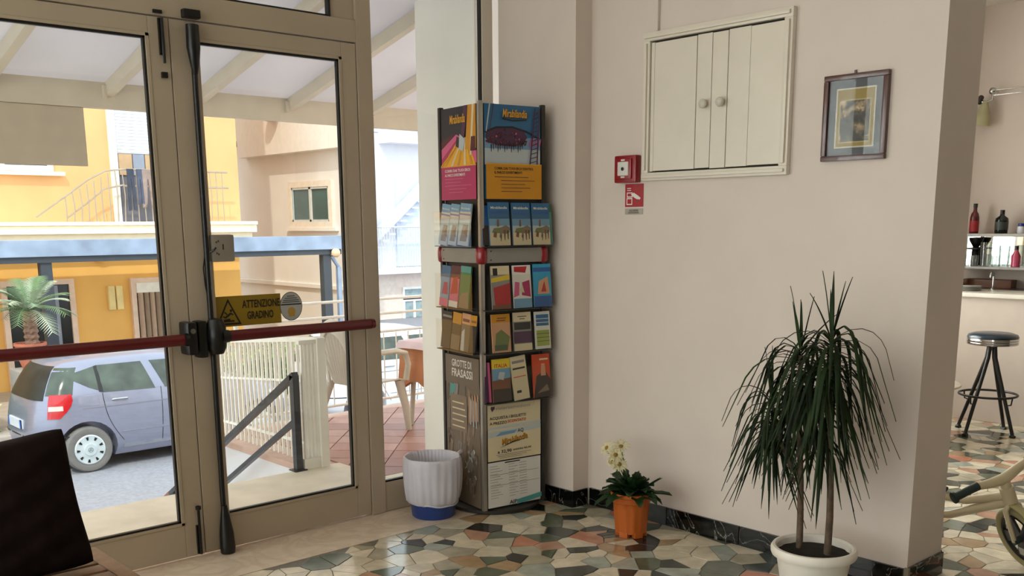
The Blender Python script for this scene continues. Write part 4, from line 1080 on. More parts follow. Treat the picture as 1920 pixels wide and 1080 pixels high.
p.poly([(0, .17), (.14, .255), (.14, .262), (0, .178)], P['gold'])
p.rect(0, 0, W, .168, P['magenta']); p.rect(0, .168, W, .173, P['gold'])
p.text('Mirabilandia', .095, .385, .045, P['gold'], width=.15, bold=True, shear=.1)
p.text('CORRI DAI TUOI EROI', .04, .142, .014, P['white'], width=.25, bold=True); p.text('AL PARCO DIVERTIMENTI', .04, .12, .014, P['white'], width=.2, bold=True)
for k, (a, b) in enumerate(((.04, .22), (.04, .2), (.04, .3), (.08, .25), (.08, .22))): p.rect(a, .105 - k * .017, b, .108 - k * .017, P['pink'])
p.mb.build('upper_poster', rk)
# lower left tall poster of the caves
p = sheet(FL, .035, .85, 'c', base='rock'); H = .815
r6 = random.Random(9)
for k in range(70):
    x = r6.uniform(.0, .3); z = r6.uniform(.02, .7); w_, h_ = r6.uniform(.015, .05), r6.uniform(.04, .16)
    w_ = min(w_, W - x); h_ = min(h_, H - z); p.k = k % 9
    p.poly([(x, z), (x + w_ * .6, z + h_ * .1), (x + w_, z + h_ * .9), (x + w_ * .3, z + h_)], P[('rockl', 'rockd', 'grey', 'rockl', 'rock', 'rock')[k % 6]])
p.k = 10
p.rect(0, .66, W, H, P['rock']); p.poly([(.04, .58), (.09, .61), (.11, .65), (.05, .66)], P['teal'])
p.rect(.05, .40, .22, .6, P['rockl'])
p.text('GROTTE DI', .07, .755, .04, P['white'], width=.2, bold=True); p.text('FRASASSI', .07, .7, .045, P['white'], width=.21, bold=True)
for k in range(5): p.rect(.07, .553 - k * .033, .19 + .012 * (k % 3), .560 - k * .033, P['cream'])
for k in range(46):
    a = r6.random() * 6.28; rr_p = r6.random() ** .5; x = .26 + .06 * rr_p * math.cos(a); z = .22 + .1 * rr_p * math.sin(a); s_ = r6.uniform(.008, .022); p.k = 12 + k % 4
    p.poly([(x - s_, z), (x, z - s_ * 1.4), (x + s_ * .8, z + s_ * .2), (x + s_ * .2, z + s_)], P[('haze', 'rockl', 'rock', 'grey')[k % 4]])
for k in range(14):
    x = .24 + .007 * k; z = .46 + .02 * math.sin(k * 1.7); p.k = 12 + k % 3
    p.poly([(x, z), (x + .006, z), (x + .012, z + .13), (x + .002, z + .15)], P[('peach', 'rockl', 'haze', 'rock')[k % 4]])
p.mb.build('cave_poster', rk)
# three sheets, lower right
p = sheet(FR, .47, .615, 'd', base='cream')
p.poly([(.018, .117), (.028, .098), (.046, .115), (.043, .128), (.034, .124), (.024, .128)], P['purple'])
p.text('rivieraemozioni', .055, .105, .02, P['grey'], width=.22); p.text('!', .3, .112, .02, P['orange'])
p.text('ACQUISTA I BIGLIETTI', .012, .055, .016, P['text'], width=.235, bold=True); p.text('A PREZZO', .012, .027, .016, P['text'], width=.11, bold=True); p.text('SCONTATO', .128, .03, .016, P['red'], width=.12, bold=True)
p.poly([(0, 0), (W, .008), (W, .022), (0, .012)], P['haze'])
p.mb.build('ticket_sheet', rk)
p = sheet(FR, .298, .472, 'e', base='cream', y=-.008)
p.poly([(0, .13), (W, .15), (W, .174), (0, .160)], P['haze']); p.poly([(.05, .135), (.17, .142), (.19, .158), (.08, .155)], P['skyl']); p.text('AQ', .19, .143, .02, P['coal'], width=.04, bold=True)
p.text('Mirabilandia', .09, .082, .034, P['coal'], width=.17, bold=True, rot=.12, shear=.2); p.text('Mirabilandia', .088, .085, .034, P['amber'], width=.17, bold=True, rot=.12, shear=.2)
p.poly([(.07, .068), (.16, .098), (.24, .104), (.16, .09)], P['coal'])
p.text('a 32,90', .06, .04, .018, P['text'], width=.09, bold=True); p.text('anziche 42,90', .16, .046, .011, P['text'], width=.12, bold=True)
for k in range(3): p.rect(.05 + .01 * k, .03 - k * .009, .28 - .03 * k, .0325 - k * .009, P['grey'])
p.mb.build('park_sheet', rk)
p = sheet(FR, .04, .29, 'f', base='white', y=-.006)
for r_ in range(13):
    z = .228 - r_ * .0145
    for (a, b) in ((.01, .06 + .03 * ((r_ * 7) % 3) / 2), (.13, .17 + .02 * (r_ % 2)), (.2, .25)):
        p.rect(a, z, b, z + .0022, P['grey'])
    if r_ in (3, 7): p.rect(.01, z - .005, .33, z - .0035, P['text'])
p.rect(.1, .242, .2, .248, P['coal']); p.poly([(.18, 0), (W, .018), (W, .045), (.18, .026)], P['teal']); p.text('AIP', .13, .008, .022, P['coal'], width=.05, bold=True)
p.mb.build('timetable_sheet', rk)
# clear trays
clear = glassm('clear_acrylic', 'fcfcfb', .01, 1, fres=.14)
rows = [(1.438, .215), (1.112, .222), (.885, .2), (.622, .225)]
for F, rr2 in ((FR, rows), (FL, rows[:3])):
    for (z, h_) in rr2:
        tray = MB(T @ F).box(.0, FW + .03 if F is FR else FW - .01, -.052, -.006, z - .008, z - .004).build('tray_floor', rk, m=dark)
        mb = MB(T @ F); mb.box(.0, FW + (.03 if F is FR else -.01), -.055, -.0535, z - .008, z + h_ * .8)
        mb.build('tray_front', rk, m=clear)
# brochures: each its own thing
def brochure(F, xc, z, wd, h_, base, items, label, roll=0, yy=-.032, grp='brochures in the stand'):
    M = F @ Matrix.Translation((xc, yy, z)) @ Matrix.Rotation(R(-5), 4, 'X') @ Matrix.Rotation(R(roll), 4, 'Y')
    p = Print((-wd / 2, -.004, 0), (1, 0, 0), (0, 0, 1), .0004); p.mb.xf = M
    p.mb.mat(P[base]).box(-wd / 2, wd / 2, -.004, .004, 0, h_)
    for it in items:
        if it[0] == 'r': p.rect(it[1] * wd, it[2] * h_, it[3] * wd, it[4] * h_, P[it[5]])
        elif it[0] == 'p': p.poly([(a * wd, b * h_) for a, b in it[1]], P[it[2]])
        else: p.text(it[1], it[2] * wd, it[3] * h_, it[4] * h_, P[it[5]], width=it[6] * wd, bold=True)
    o = p.mb.build('brochure'); tagit(o, label, 'brochure', grp)
    return o
beach = [('r', 0, .62, 1, 1, 'sky'), ('r', 0, .45, 1, .62, 'skyl'), ('r', 0, .3, 1, .46, 'haze'), ('r', 0, 0, 1, .3, 'cream'), ('t', 'Mirabilandia', .1, .85, .06, 'white', .8), ('r', .05, .74, .95, .80, 'blue'),
         ('p', [(.1, .3), (.9, .27), (1, .38), (.6, .42), (.2, .4)], 'olive'), ('p', [(.45, .2), (.55, .14), (.6, .3), (.75, .33), (.95, .3), (.98, .42), (.8, .47), (.55, .42)], 'rockl'), ('p', [(.7, .12), (.74, .12), (.78, .36), (.66, .36)], 'brown'), ('p', [(.86, .14), (.9, .14), (.92, .34), (.84, .36)], 'umber'), ('p', [(.36, .44), (.46, .44), (.46, .6), (.38, .6)], 'brown'), ('p', [(.15, .2), (.3, .18), (.34, .3), (.2, .33)], 'brown'), ('p', [(.5, .1), (.53, .1), (.57, .24), (.52, .25)], 'umber')]
brochure(FR, .095, 1.438, .125, .218, 'sky', beach, 'blue and sand park brochure, left of three in the right face top row')
brochure(FR, .232, 1.438, .115, .216, 'sky', beach, 'blue and sand park brochure, middle of three in the right face top row')
brochure(FR, .358, 1.438, .112, .215, 'sky', beach, 'blue and sand park brochure, right of three in the right face top row')
brochure(FR, .415, 1.44, .05, .21, 'teal', [('r', 0, .8, 1, 1, 'green')], 'narrow teal brochure edge showing at the right end of the top row', yy=-.018)
brochure(FR, .03, 1.44, .06, .2, 'blue', [('r', 0, 0, 1, .5, 'umber')], 'blue brochure edge tucked behind at the left end of the right face top row', yy=-.015)
brochure(FR, .1, 1.112, .115, .222, 'grey', [('r', 0, .8, 1, 1, 'cream'), ('p', [(0, .62), (1, .68), (1, .8), (0, .72)], 'yellow'), ('p', [(.15, .0), (1, 0), (1, .6), (.1, .5)], 'red'), ('p', [(.1, .78), (.35, .78), (.35, .95), (.1, .95)], 'coal'), ('r', .0, 0, 1, .1, 'brown')], 'yellow and red map brochure under the plate on the right face')
brochure(FR, .236, 1.112, .115, .222, 'white', [('p', [(.08, .85), (.7, .82), (.8, .97), (.08, .97)], 'red'), ('r', 0, 0, 1, .22, 'skyl'), ('p', [(0, .25), (.3, .3), (.35, .6), (.1, .62)], 'pink'), ('p', [(.45, .3), (.95, .25), (.9, .65), (.5, .6)], 'magenta'), ('p', [(.3, .4), (.6, .35), (.5, .55)], 'cream')], 'white brochure with red title and pink pictures, second row of right face')
brochure(FR, .368, 1.112, .115, .225, 'cyan', [('r', 0, .82, 1, .92, 'blue'), ('p', [(.2, .3), (.9, .3), (.8, .7), (.3, .6)], 'peach'), ('r', 0, 0, 1, .25, 'blue'), ('p', [(.4, .35), (.7, .35), (.6, .6)], 'red')], 'cyan brochure with orange figures, right end of second row')
brochure(FR, .1, .885, .115, .2, 'peach', [('r', 0, .78, 1, 1, 'amber'), ('r', .3, .88, .8, .91, 'brown'), ('r', .25, .82, .75, .85, 'brown'), ('p', [(.1, .1), (.8, .05), (.95, .4), (.5, .6), (.2, .5)], 'olive'), ('r', .1, .05, .8, .2, 'moss')], 'orange-topped brochure with green hill picture on the right face')
brochure(FR, .236, .885, .115, .203, 'grey', [('r', 0, .76, 1, 1, 'cream'), ('r', .25, .88, .75, .9, 'text'), ('r', .35, .82, .65, .84, 'text'), ('r', .05, .55, .95, .74, 'coal'), ('r', 0, .2, 1, .5, 'purple'), ('r', 0, 0, 1, .18, 'cream')], 'grey and cream brochure with small dark photo, third row centre')
brochure(FR, .368, .885, .1, .2, 'white', [('r', .08, .62, .92, .92, 'sky'), ('r', .08, .7, .92, .715, 'white'), ('r', .08, .8, .92, .815, 'white'), ('r', .08, .08, .92, .5, 'stripe'), ('r', .08, .2, .92, .215, 'moss'), ('r', .08, .3, .92, .315, 'moss'), ('r', .08, .4, .92, .415, 'moss')], 'white brochure with blue and green striped blocks, third row right')
brochure(FR, .1, .622, .115, .228, 'brown', [('r', 0, .78, 1, 1, 'yellow'), ('t', 'ITALIA', .15, .8, .09, 'red', .7), ('p', [(0, .5), (1, .55), (1, .78), (0, .78)], 'skyl'), ('p', [(.3, .55), (.6, .5), (.7, .68), (.4, .7)], 'haze'), ('r', 0, 0, 1, .3, 'umber')], 'yellow-topped brochure with blue sky photo, bottom row of right face')
brochure(FR, .228, .622, .1, .235, 'cream', [('r', .1, .84, .9, .9, 'grey'), ('r', .1, .7, .9, .74, 'text'), ('r', .1, .52, .9, .54, 'orange'), ('r', .2, .16, .5, .22, 'coal')], 'cream leaflet leaning left in the bottom row of right face', roll=-5)
brochure(FR, .362, .62, .115, .235, 'orange', [('p', [(0, 0), (1, 0), (1, .4), (.7, .62), (.2, .5)], 'umber'), ('p', [(.45, .5), (.75, .5), (.7, .78), (.5, .78)], 'peach'), ('p', [(.2, .1), (.9, .15), (.8, .3)], 'rockl'), ('r', .4, .86, .9, .9, 'cream')], 'orange-red brochure with brown portrait photo, bottom row right')
brochure(FR, .02, .624, .035, .21, 'purple', [('r', .6, 0, 1, 1, 'pink')], 'purple and pink brochure edge at the left end of the bottom row', yy=-.02)
wv = [('r', 0, .8, 1, 1, 'skyl'), ('r', 0, .72, 1, .76, 'blue'), ('p', [(.2, .1), (.8, .1), (.9, .5), (.4, .5)], 'rockl'), ('p', [(.5, .3), (.9, .2), (.8, .5)], 'brown'), ('t', 'Mirabilandia', .1, .86, .05, 'white', .8)]
brochure(FL, .055, 1.438, .09, .215, 'haze', wv, 'pale blue park brochure, leftmost in the left face top row', roll=6)
brochure(FL, .15, 1.438, .085, .214, 'haze', wv, 'pale blue park brochure, second in the left face top row', roll=5)
brochure(FL, .258, 1.438, .105, .215, 'haze', wv, 'pale blue park brochure, nearest the corner in the left face top row', roll=4)
brochure(FL, .05, 1.112, .09, .218, 'skyl', [('r', 0, .72, 1, 1, 'sky'), ('p', [(.2, .3), (.9, .3), (.8, .6), (.4, .6)], 'magenta'), ('r', 0, 0, 1, .2, 'pink')], 'blue and pink brochure, leftmost in the left face second row', roll=3)
brochure(FL, .15, 1.112, .09, .22, 'pink', [('r', 0, .7, 1, 1, 'wine'), ('p', [(.1, .3), (.9, .35), (.8, .75), (.3, .7)], 'red'), ('r', 0, 0, 1, .15, 'white')], 'red and pink brochure, second in the left face second row', roll=3)
brochure(FL, .255, 1.112, .1, .22, 'green', [('r', 0, .85, 1, 1, 'teal'), ('p', [(0, 0), (1, 0), (.9, .4), (.2, .35)], 'rockl')], 'green brochure near the corner of the left face second row', roll=2)
brochure(FL, .06, .885, .095, .2, 'coal', [('r', 0, 0, 1, .4, 'night'), ('r', 0, .84, 1, .9, 'grey')], 'dark charcoal brochure, leftmost in the left face third row', roll=3)
brochure(FL, .16, .885, .09, .2, 'umber', [('r', 0, .7, 1, 1, 'amber'), ('r', 0, .0, 1, .4, 'rock')], 'brown brochure with orange top, second in the left face third row', roll=4)
brochure(FL, .255, .885, .085, .2, 'rock', [('r', 0, .72, 1, 1, 'peach'), ('r', .1, .78, .9, .86, 'brown'), ('p', [(.1, 0), (.5, 0), (.4, .6), (.1, .5)], 'haze')], 'grey-brown brochure with peach top, third in the left face third row', roll=3)
brochure(FL, .335, .885, .06, .195, 'coal', [('r', 0, .72, 1, 1, 'amber'), ('r', .1, .8, .9, .86, 'brown')], 'narrow dark brochure with orange top beside the stand corner', roll=1)

# ------------------------------------------------------------------ waste bin
bx_, by_ = -.775, -.222
wbn = empty('waste_bin', 'blue plastic waste bin with white liner bag standing beside the brochure stand', 'bin', (bx_, by_, 0))
MB().lathe([(.0, .0), (.108, .0), (.116, .008), (.148, .31), (.150, .315), (.143, .315), (.112, .014), (0, .012)], 36).build('tub', wbn, 40, m=pm('bin_blue', '24428a', .4, trans=.0))
bag = pm('liner_film', 'efecf6', .35, var=.04, scale=10, bump=.5, trans=.25)
rb = random.Random(2); ph = [rb.uniform(0, 6.28) for _ in range(6)]
def pleat(i, k, n_):
    a = 2 * math.pi * k / n_; q = min(1, abs(i - 9) / 6)
    return 1 + .014 * q * math.sin(a * 23 + ph[0] + .5 * math.sin(a * 4 + i)) + .014 * math.sin(a * 9 + ph[1] + i * .5) + .012 * math.sin(a * 4 + i * .9) + (.02 * math.sin(a * 3 + ph[2]) if i < 3 else 0)
prf = [(.118, .075), (.132, .082), (.146, .10), (.153, .15), (.156, .2), (.157, .25), (.157, .29), (.156, .318), (.152, .330), (.146, .331), (.140, .322), (.131, .29), (.124, .22), (.116, .14), (.11, .05), (.0, .03)]
def pl2(i, k, n_):
    a = 2 * math.pi * k / n_
    base = pleat(i, k, n_)
    if i > 9: base += .018 * math.sin(a * 44)
    return base
MB().lathe(prf, 176, fn=pl2).build('liner_bag', wbn, 60, m=bag)
hem = MB(); hp = []
for k in range(60):
    a = 2 * math.pi * k / 60; hp.append((.130 * math.cos(a) * (1 + .02 * math.sin(a * 7)), .130 * math.sin(a) * (1 + .02 * math.sin(a * 7)), .080 + .006 * math.sin(a * 2 + 1) + .003 * math.sin(a * 7)))
hem.tube(hp, .005, 6, closed=True).build('liner_hem', wbn, 60, m=bag)
kn = MB(); kn.tube([(.12, -.07, .335), (.15, -.06, .34), (.165, -.05, .325)], [.008, .012, .004], 6).build('liner_knot', wbn, 60, m=bag)

# ------------------------------------------------------------------ orange pot with daisies
po = empty('potted_daisies', 'orange ribbed plastic pot with white daisy-like flowers standing by the skirting', 'plant', (-.262, -1.185, 0))
og = pm('pot_orange', 'b85c1c', .4, var=.05)
def ribs(i, k, n_): return 1 + (.025 if (k // 3) % 2 else 0) if 2 <= i <= 5 else 1
MB().lathe([(0, .018), (.068, .018), (.078, .022), (.0785, .04), (.088, .15), (.0905, .175), (.097, .18), (.099, .205), (.105, .21), (.106, .226), (.100, .228), (.095, .20), (0, .198)], 72, fn=ribs).build('pot', po, 35, m=og)
for k in range(6):
    a = k * math.pi / 3 + .2; MB(Matrix.Rotation(a, 4, 'Z')).box(.045, .079, -.024, .024, 0, .03, ch=.006).build('pot_foot', po, 40, m=og)
MB().lathe([(0, .205), (.06, .207), (.094, .2)], 20).build('soil', po, m=pm('soil', '1a130e', .95, var=.3, scale=40))
lf = pm('gerbera_leaf', '1f3d1c', .45, var=.25, scale=14, trans=.12)
rg = random.Random(21)
def lobed(az, el, ln, wd, z0=.2, lift=0, droop=1.0, nm='leaf', m=lf, par=po):
    mb = MB(); L_ = []; N_ = 10
    d = Vector((math.cos(az), math.sin(az), 0)); s_ = Vector((-math.sin(az), math.cos(az), 0))
    vs = []
    for i in range(N_ + 1):
        t = i / N_; c = d * (.015 + ln * t * math.cos(el)) + Vector((0, 0, z0 + ln * t * math.sin(el) + lift * math.sin(t * 3) - .55 * droop * ln * t * t))
        wv_ = 0 if t < .22 else wd * math.sin(math.pi * min(1, (t - .2) / .8)) ** .7 * (1 + .35 * (i % 2)); wv_ = max(wv_, .0022)
        vs += [c - s_ * wv_ + Vector((0, 0, .012 * (wv_ > .01))), c, c + s_ * wv_ + Vector((0, 0, .012 * (wv_ > .01)))]
    fs = []
    for i in range(N_):
        a = i * 3; fs += [(a, a + 1, a + 4, a + 3), (a + 1, a + 2, a + 5, a + 4)]
    mb.add(vs, fs); return mb.build(nm, par, 60, m=m)
for k in range(46):
    az = k * 2.399; ring = k / 46
    el = R(82 - 62 * ring + rg.uniform(-8, 8)); ln = rg.uniform(.15, .21)
    if math.cos(az) > .3: ln *= .8
    lobed(az, el, ln, rg.uniform(.022, .032), droop=.45 + .6 * ring)
lobed(R(-75), R(42), .22, .013, droop=.2); lobed(R(-60), R(18), .20, .022, droop=.4); lobed(R(-100), R(25), .19, .02, droop=.5); lobed(R(110), R(10), .17, .02, droop=.5)
petal = pm('petal_cream', 'e0d7ae', .5, var=.06, trans=.3); stm = pm('stem_green', '56743a', .5); eye = pm('daisy_eye', '8a6a26', .8)
for (x, y, z, tx, ty, r_) in ((-.045, .130, .435, -.9, .3, .044), (-.035, .045, .455, -.2, -.2, .050), (-.05, .066, .41, -.6, -.5, .042), (-.045, .045, .365, -.5, -.7, .044), (-.06, .075, .375, -.7, -.3, .03)):
    r_ *= 1.15
    MB().tube([(x * .2, y * .2, .2), (x * .5, y * .6, .2 + (z - .2) * .55), (x, y, z - .01)], .003, 6).build('stem', po, 60, m=stm)
    M = Matrix.Translation((x, y, z)) @ Vector((tx, ty, .55)).normalized().to_track_quat('Z', 'Y').to_matrix().to_4x4()
    fl = MB(M).lathe([(.009, -.004), (.012, .002), (.008, .007), (0, .008)], 10).build('flower', po, 60, m=eye)
    pt_ = MB(M)
    for k in range(20):
        a = 2 * math.pi * k / 20; ca, sa = math.cos(a), math.sin(a); rr3 = r_ * rg.uniform(.85, 1.05); u = Vector((ca, sa, 0)); v = Vector((-sa, ca, 0))
        lz = .002 * (k % 3)
        pt_.add([u * .008, u * rr3 * .6 + v * .0055 + Vector((0, 0, .006 + lz)), u * rr3 + Vector((0, 0, .001 + lz)), u * rr3 * .6 - v * .0055 + Vector((0, 0, .006 + lz))], [(0, 1, 2, 3)])
    pt_.build('petals', fl, m=petal, kind='stuff')

# ------------------------------------------------------------------ dracaena
PX, PY = -.405, -2.292
dr = empty('dracaena_plant', 'tall two-stemmed dracaena with drooping narrow leaves in white plastic pot', 'plant', (PX, PY, 0))
wp = pm('pot_white', 'e9e1d5', .45, var=.03)
MB().lathe([(0, .004), (.105, .004), (.11, 0), (.115, .004), (.148, .195), (.150, .2), (.168, .205), (.172, .215), (.172, .232), (.166, .242), (.155, .243), (.148, .235), (.146, .21), (0, .2)], 56).build('pot', dr, 35, m=wp)
so = MB(); so.lathe([(0, .222), (.05, .22), (.1, .214), (.146, .21)], 30, fn=lambda i, k, n_: 1 + .03 * math.sin(k * 3.3 + i)); so.build('soil', dr, m=MATS['soil'])
bark = pm('dracaena_bark', '5c4a3a', .8, var=.35, scale=40, bump=.6)
def L2(x, y, z): return Vector((x - PX, y - PY, z))
heads = [(L2(-.405, -2.185, 1.00), 78, .44), (L2(-.40, -2.315, 1.06), 92, .46), (L2(-.43, -2.075, .80), 58, .36), (L2(-.40, -2.30, .80), 34, .36)]
s1 = [L2(-.405, -2.225, .2), L2(-.405, -2.222, .35), L2(-.405, -2.215, .5), L2(-.405, -2.205, .62), L2(-.407, -2.19, .8), L2(-.405, -2.185, 1.02)]
s2 = [L2(-.40, -2.35, .2), L2(-.40, -2.352, .38), L2(-.40, -2.345, .55), L2(-.40, -2.33, .75), L2(-.40, -2.32, .9), L2(-.40, -2.315, 1.08)]
MB().tube(s1, [.0145, .0135, .013, .012, .011, .008], 12).build('stem', dr, 60, m=bark)
MB().tube(s2, [.0155, .0145, .013, .012, .011, .008], 12).build('stem', dr, 60, m=bark)
MB().tube([L2(-.405, -2.21, .52), L2(-.412, -2.17, .56), L2(-.42, -2.12, .66), L2(-.43, -2.075, .82)], [.011, .010, .009, .007], 10).build('stem', dr, 60, m=bark)
MB().tube([L2(-.405, -2.213, .51), L2(-.41, -2.18, .5), L2(-.412, -2.172, .515)], [.009, .009, .006], 8).build('stub', dr, 60, m=bark)
dl = [pm('dracaena_leaf_' + str(i), c, .55, var=.2, scale=10, spec=.2, trans=.08) for i, c in enumerate(('1c2b13', '25361a', '14200d'))]
rd_ = random.Random(8); nleaf = 0
for (hp_, n_, ln0) in heads:
    for k in range(n_):
        f = k / n_; az = k * 2.399 + rd_.uniform(-.2, .2)
        el = R((88 if f < .06 else 72) - 104 * f ** .75 + rd_.uniform(-7, 7)); ln = ln0 * rd_.uniform(.82, 1.12) * (.52 if f < .07 else 1)
        g = (.15 if f < .07 else rd_.uniform(1.5, 3.3)) if f < .85 else rd_.uniform(1.0, 2.0)
        p = hp_ + Vector((0, 0, .05 - .2 * f)); d = Vector((math.cos(az) * math.cos(el), math.sin(az) * math.cos(el), math.sin(el)))
        pts = [p.copy()]; N_ = 9; cur = d.copy()
        for i in range(N_):
            cur = (cur + Vector((0, 0, -g * (.10 + .06 * i) * (1 if cur.z > -.9 else 0)))).normalized()
            p = p + cur * ln / N_; q = p.copy()
            if q.x + PX > -.03: q.x = -.03 - PX
            if q.z < .26: q.z = .26
            pts.append(q)
        s_ = Vector((-math.sin(az), math.cos(az), 0)); vs = []
        wd = rd_.uniform(.0055, .0085)
        for i, q in enumerate(pts):
            t = i / N_; w_ = wd * (min(1, .55 + 2.5 * t)) * (1 - t ** 3) + .0006
            t_ = (pts[min(i + 1, N_)] - pts[max(i - 1, 0)]).normalized(); up_ = s_.cross(t_)
            vs += [q - s_ * w_ + up_ * .0025, q, q + s_ * w_ + up_ * .0025]
        vs = [Vector((min(v.x, -.018 - PX), v.y, v.z)) for v in vs]
        fs = []
        for i in range(N_): a = i * 3; fs += [(a, a + 1, a + 4, a + 3), (a + 1, a + 2, a + 5, a + 4)]
        MB().add(vs, fs).build('leaf', dr, 60, m=dl[k % 3]); nleaf += 1

# ------------------------------------------------------------------ bench and cushion
bw = pm('bench_wood', '77583f', .5, var=.25, scale=18)
bn = empty('slatted_bench', 'brown slatted wooden bench below the dark cushion, corner at lower left', 'bench', (-3.6, -1.18, 0))
T = Matrix.Translation((3.6, 1.18, 0))
for i in range(7): MB(T).box(-4.4, -2.845, -1.50 + i * .085, -1.435 + i * .085, .43, .45, ch=.003).build('slat', bn, 30, m=bw)
MB(T).box(-2.843, -2.79, -1.52, -.90, .405, .452, ch=.004).build('end_board', bn, 30, m=bw)
MB(T).box(-4.45, -4.4, -1.52, -.90, .405, .452, ch=.004).build('end_board', bn, 30, m=bw)
MB(T).box(-4.4, -2.843, -1.52, -1.50, .37, .43, ch=.003).build('rail', bn, 30, m=bw); MB(T).box(-4.4, -2.843, -.93, -.91, .37, .43, ch=.003).build('rail', bn, 30, m=bw)
for x in (-4.44, -2.85):
    for y in (-1.51, -.95): MB(T).box(x, x + .045, y, y + .045, 0, .41, ch=.003).build('leg', bn, 30, m=bw)
MB(T).box(-4.4, -2.99, -.925, -.905, .45, .72, ch=.004).build('backrest', bn, 30, m=bw)
cm = pm('cushion_velvet', '1c1210', 1, var=.25, scale=14, spec=.1)
mb = MB(); N_ = 26; vs = []
for s_ in (-1, 1):
    for i in range(N_ + 1):
        for j in range(N_ + 1):
            u = -1 + 2 * i / N_; v = -1 + 2 * j / N_
            e = max(0, (1 - u * u) * (1 - v * v)) ** .42
            pin = 1 - .075 * (1 - v * v) * (abs(u) > 0) * u * u; pin2 = 1 - .06 * (1 - u * u) * v * v
            wr = .006 * math.sin(9 * u + 5 * v) * e + .004 * math.sin(17 * v - 6 * u) * e + .01 * noise.noise(Vector((u * 2.2, v * 2.2, s_))) * e
            cr = 1 - .055 * abs(u * v) ** 5
            pin *= cr; pin2 *= cr
            vs.append((u * .235 * pin, s_ * (.085 * e + wr * 1.2) + .004 * s_, v * .235 * pin2))
q = N_ + 1; fs = []
for k in (0, 1):
    for i in range(N_):
        for j in range(N_):
            a = k * q * q + i * q + j; fs.append((a, a + 1, a + q + 1, a + q))
for i in range(N_):
    for (a, b) in ((i, i + 1), (N_ * q + i, N_ * q + i + 1), (i * q, (i + 1) * q), (i * q + N_, (i + 1) * q + N_)): fs.append((a, b, b + q * q, a + q * q))
M = Matrix.Translation((-3.105, -1.06, .672)) @ Matrix.Rotation(R(-4), 4, 'Y') @ Matrix.Rotation(R(-12), 4, 'X')
mb.add(vs, fs, M)
cu = mb.build('cushion', None, 70, m=cm); tagit(cu, 'dark brown velvet cushion propped upright on the slatted bench at lower left', 'cushion')

# ------------------------------------------------------------------ bar room
cp = pm('counter_panel', 'c6b8ac', .6, var=.03); mtop = pm('counter_marble', 'd8d2c6', .25, var=.06)
bc = empty('bar_counter', 'long plain bar counter with pale marble top in the room beyond', 'counter', (4.1, -1.8, 0))
T = Matrix.Translation((-4.1, 1.8, 0))
MB(T).box(3.93, 4.3, -4.2, -.3, .0, .965).build('front_panel', bc, m=cp)
MB(T).box(3.895, 4.36, -4.2, -.3, .965, .998, ch=.005).build('counter_top', bc, 30, m=mtop)
bk = empty('back_counter', 'low back counter with brown wooden board behind the bar', 'counter', (4.7, -1.8, 0))
T = Matrix.Translation((-4.7, 1.8, 0))
MB(T).box(4.52, 4.88, -4.0, -.4, 0, .95).build('cabinet_body', bk, m=cp)
MB(T).box(4.5, 4.88, -4.0, -.4, .95, .985, ch=.003).build('steel_top', bk, 30, m=pm('steel', '9a9a98', .3, 1))
MB(T).box(4.75, 4.87, -1.0, -.6, .986, 1.055, ch=.004).build('wooden_board', bk, 30, m=pm('board_brown', '6b3f24', .5, var=.15))
sf = empty('bottle_shelf', 'two-tier wall shelf with mirror back holding bottles and glasses', 'shelf', (4.75, -1.3, 1.15))
T = Matrix.Translation((-4.75, 1.3, -1.15))
mshelf = pm('shelf_grey', '9a948c', .3, var=.06)
MB(T).box(4.6, 4.885, -2.4, -.56, 1.415, 1.44, ch=.003).build('upper_shelf', sf, 30, m=mshelf)
MB(T).box(4.6, 4.885, -2.4, -.56, 1.148, 1.168, ch=.003).build('lower_shelf', sf, 30, m=mshelf)
MB(T).box(4.875, 4.885, -2.4, -.56, 1.168, 1.415).build('mirror_panel', sf, m=pm('mirror', 'e6e8e6', .03, 1, var=0))
MB(T).box(4.6, 4.62, -.585, -.56, 1.168, 1.415).build('side_bracket', sf, m=mshelf)
MB(T).box(4.62, 4.66, -.63, -.585, .986, 1.148).build('shelf_leg', sf, m=pm('dark_wood', '3d2c20', .5)); MB(T).box(4.62, 4.66, -2.36, -2.32, .986, 1.148).build('shelf_leg', sf, m=MATS['dark_wood'])
MB(T).box(4.62, 4.66, -1.3, -1.26, 1.168, 1.415).build('divider', sf, m=mshelf)
def bottle(label, y, prof, cm_, capm, capr, lm=None, lz=None, x=4.74, z=1.44, neck=None):
    b = empty('bottle', label, 'bottle', (x, y, z), 0, 'bottles on the bar shelf')
    MB().lathe(prof, 20).build('body', b, 50, m=cm_)
    top = prof[-1][1]
    MB().lathe([(capr, top - .02), (capr, top + .012), (0, top + .013)], 14).build('cap', b, 40, m=capm)
    if lm: r_ = lz[2] + .0008; MB().lathe([(r_, lz[0]), (r_, lz[1])], 20).build('label', b, 60, m=lm)
    return b
bottle('red-labelled clear spirit bottle with black cap, leftmost on the upper bar shelf', -.66, [(0, 0), (.036, 0), (.037, .004), (.037, .13), (.03, .16), (.016, .185), (.0145, .22), (.0145, .235)], pm('bottle_red', '5b1c1e', .15), blackp, .017, pm('label_red', 'a3262c', .5), (.015, .105, .037))
bottle('dark green squat liqueur bottle, right of the red-labelled bottle', -.885, [(0, 0), (.048, 0), (.05, .004), (.052, .1), (.048, .125), (.02, .145), (.016, .17), (.016, .18)], pm('bottle_green', '151d17', .12), blackp, .018, pm('label_dark', '39413a', .5), (.03, .095, .0515))
bottle('white bottle with blue cap at the right image edge of the bar shelf', -1.045, [(0, 0), (.028, 0), (.03, .004), (.03, .05), (.024, .06), (.024, .07)], pm('bottle_white', 'd8d8de', .3), pm('cap_blue', '28307c', .3), .026)
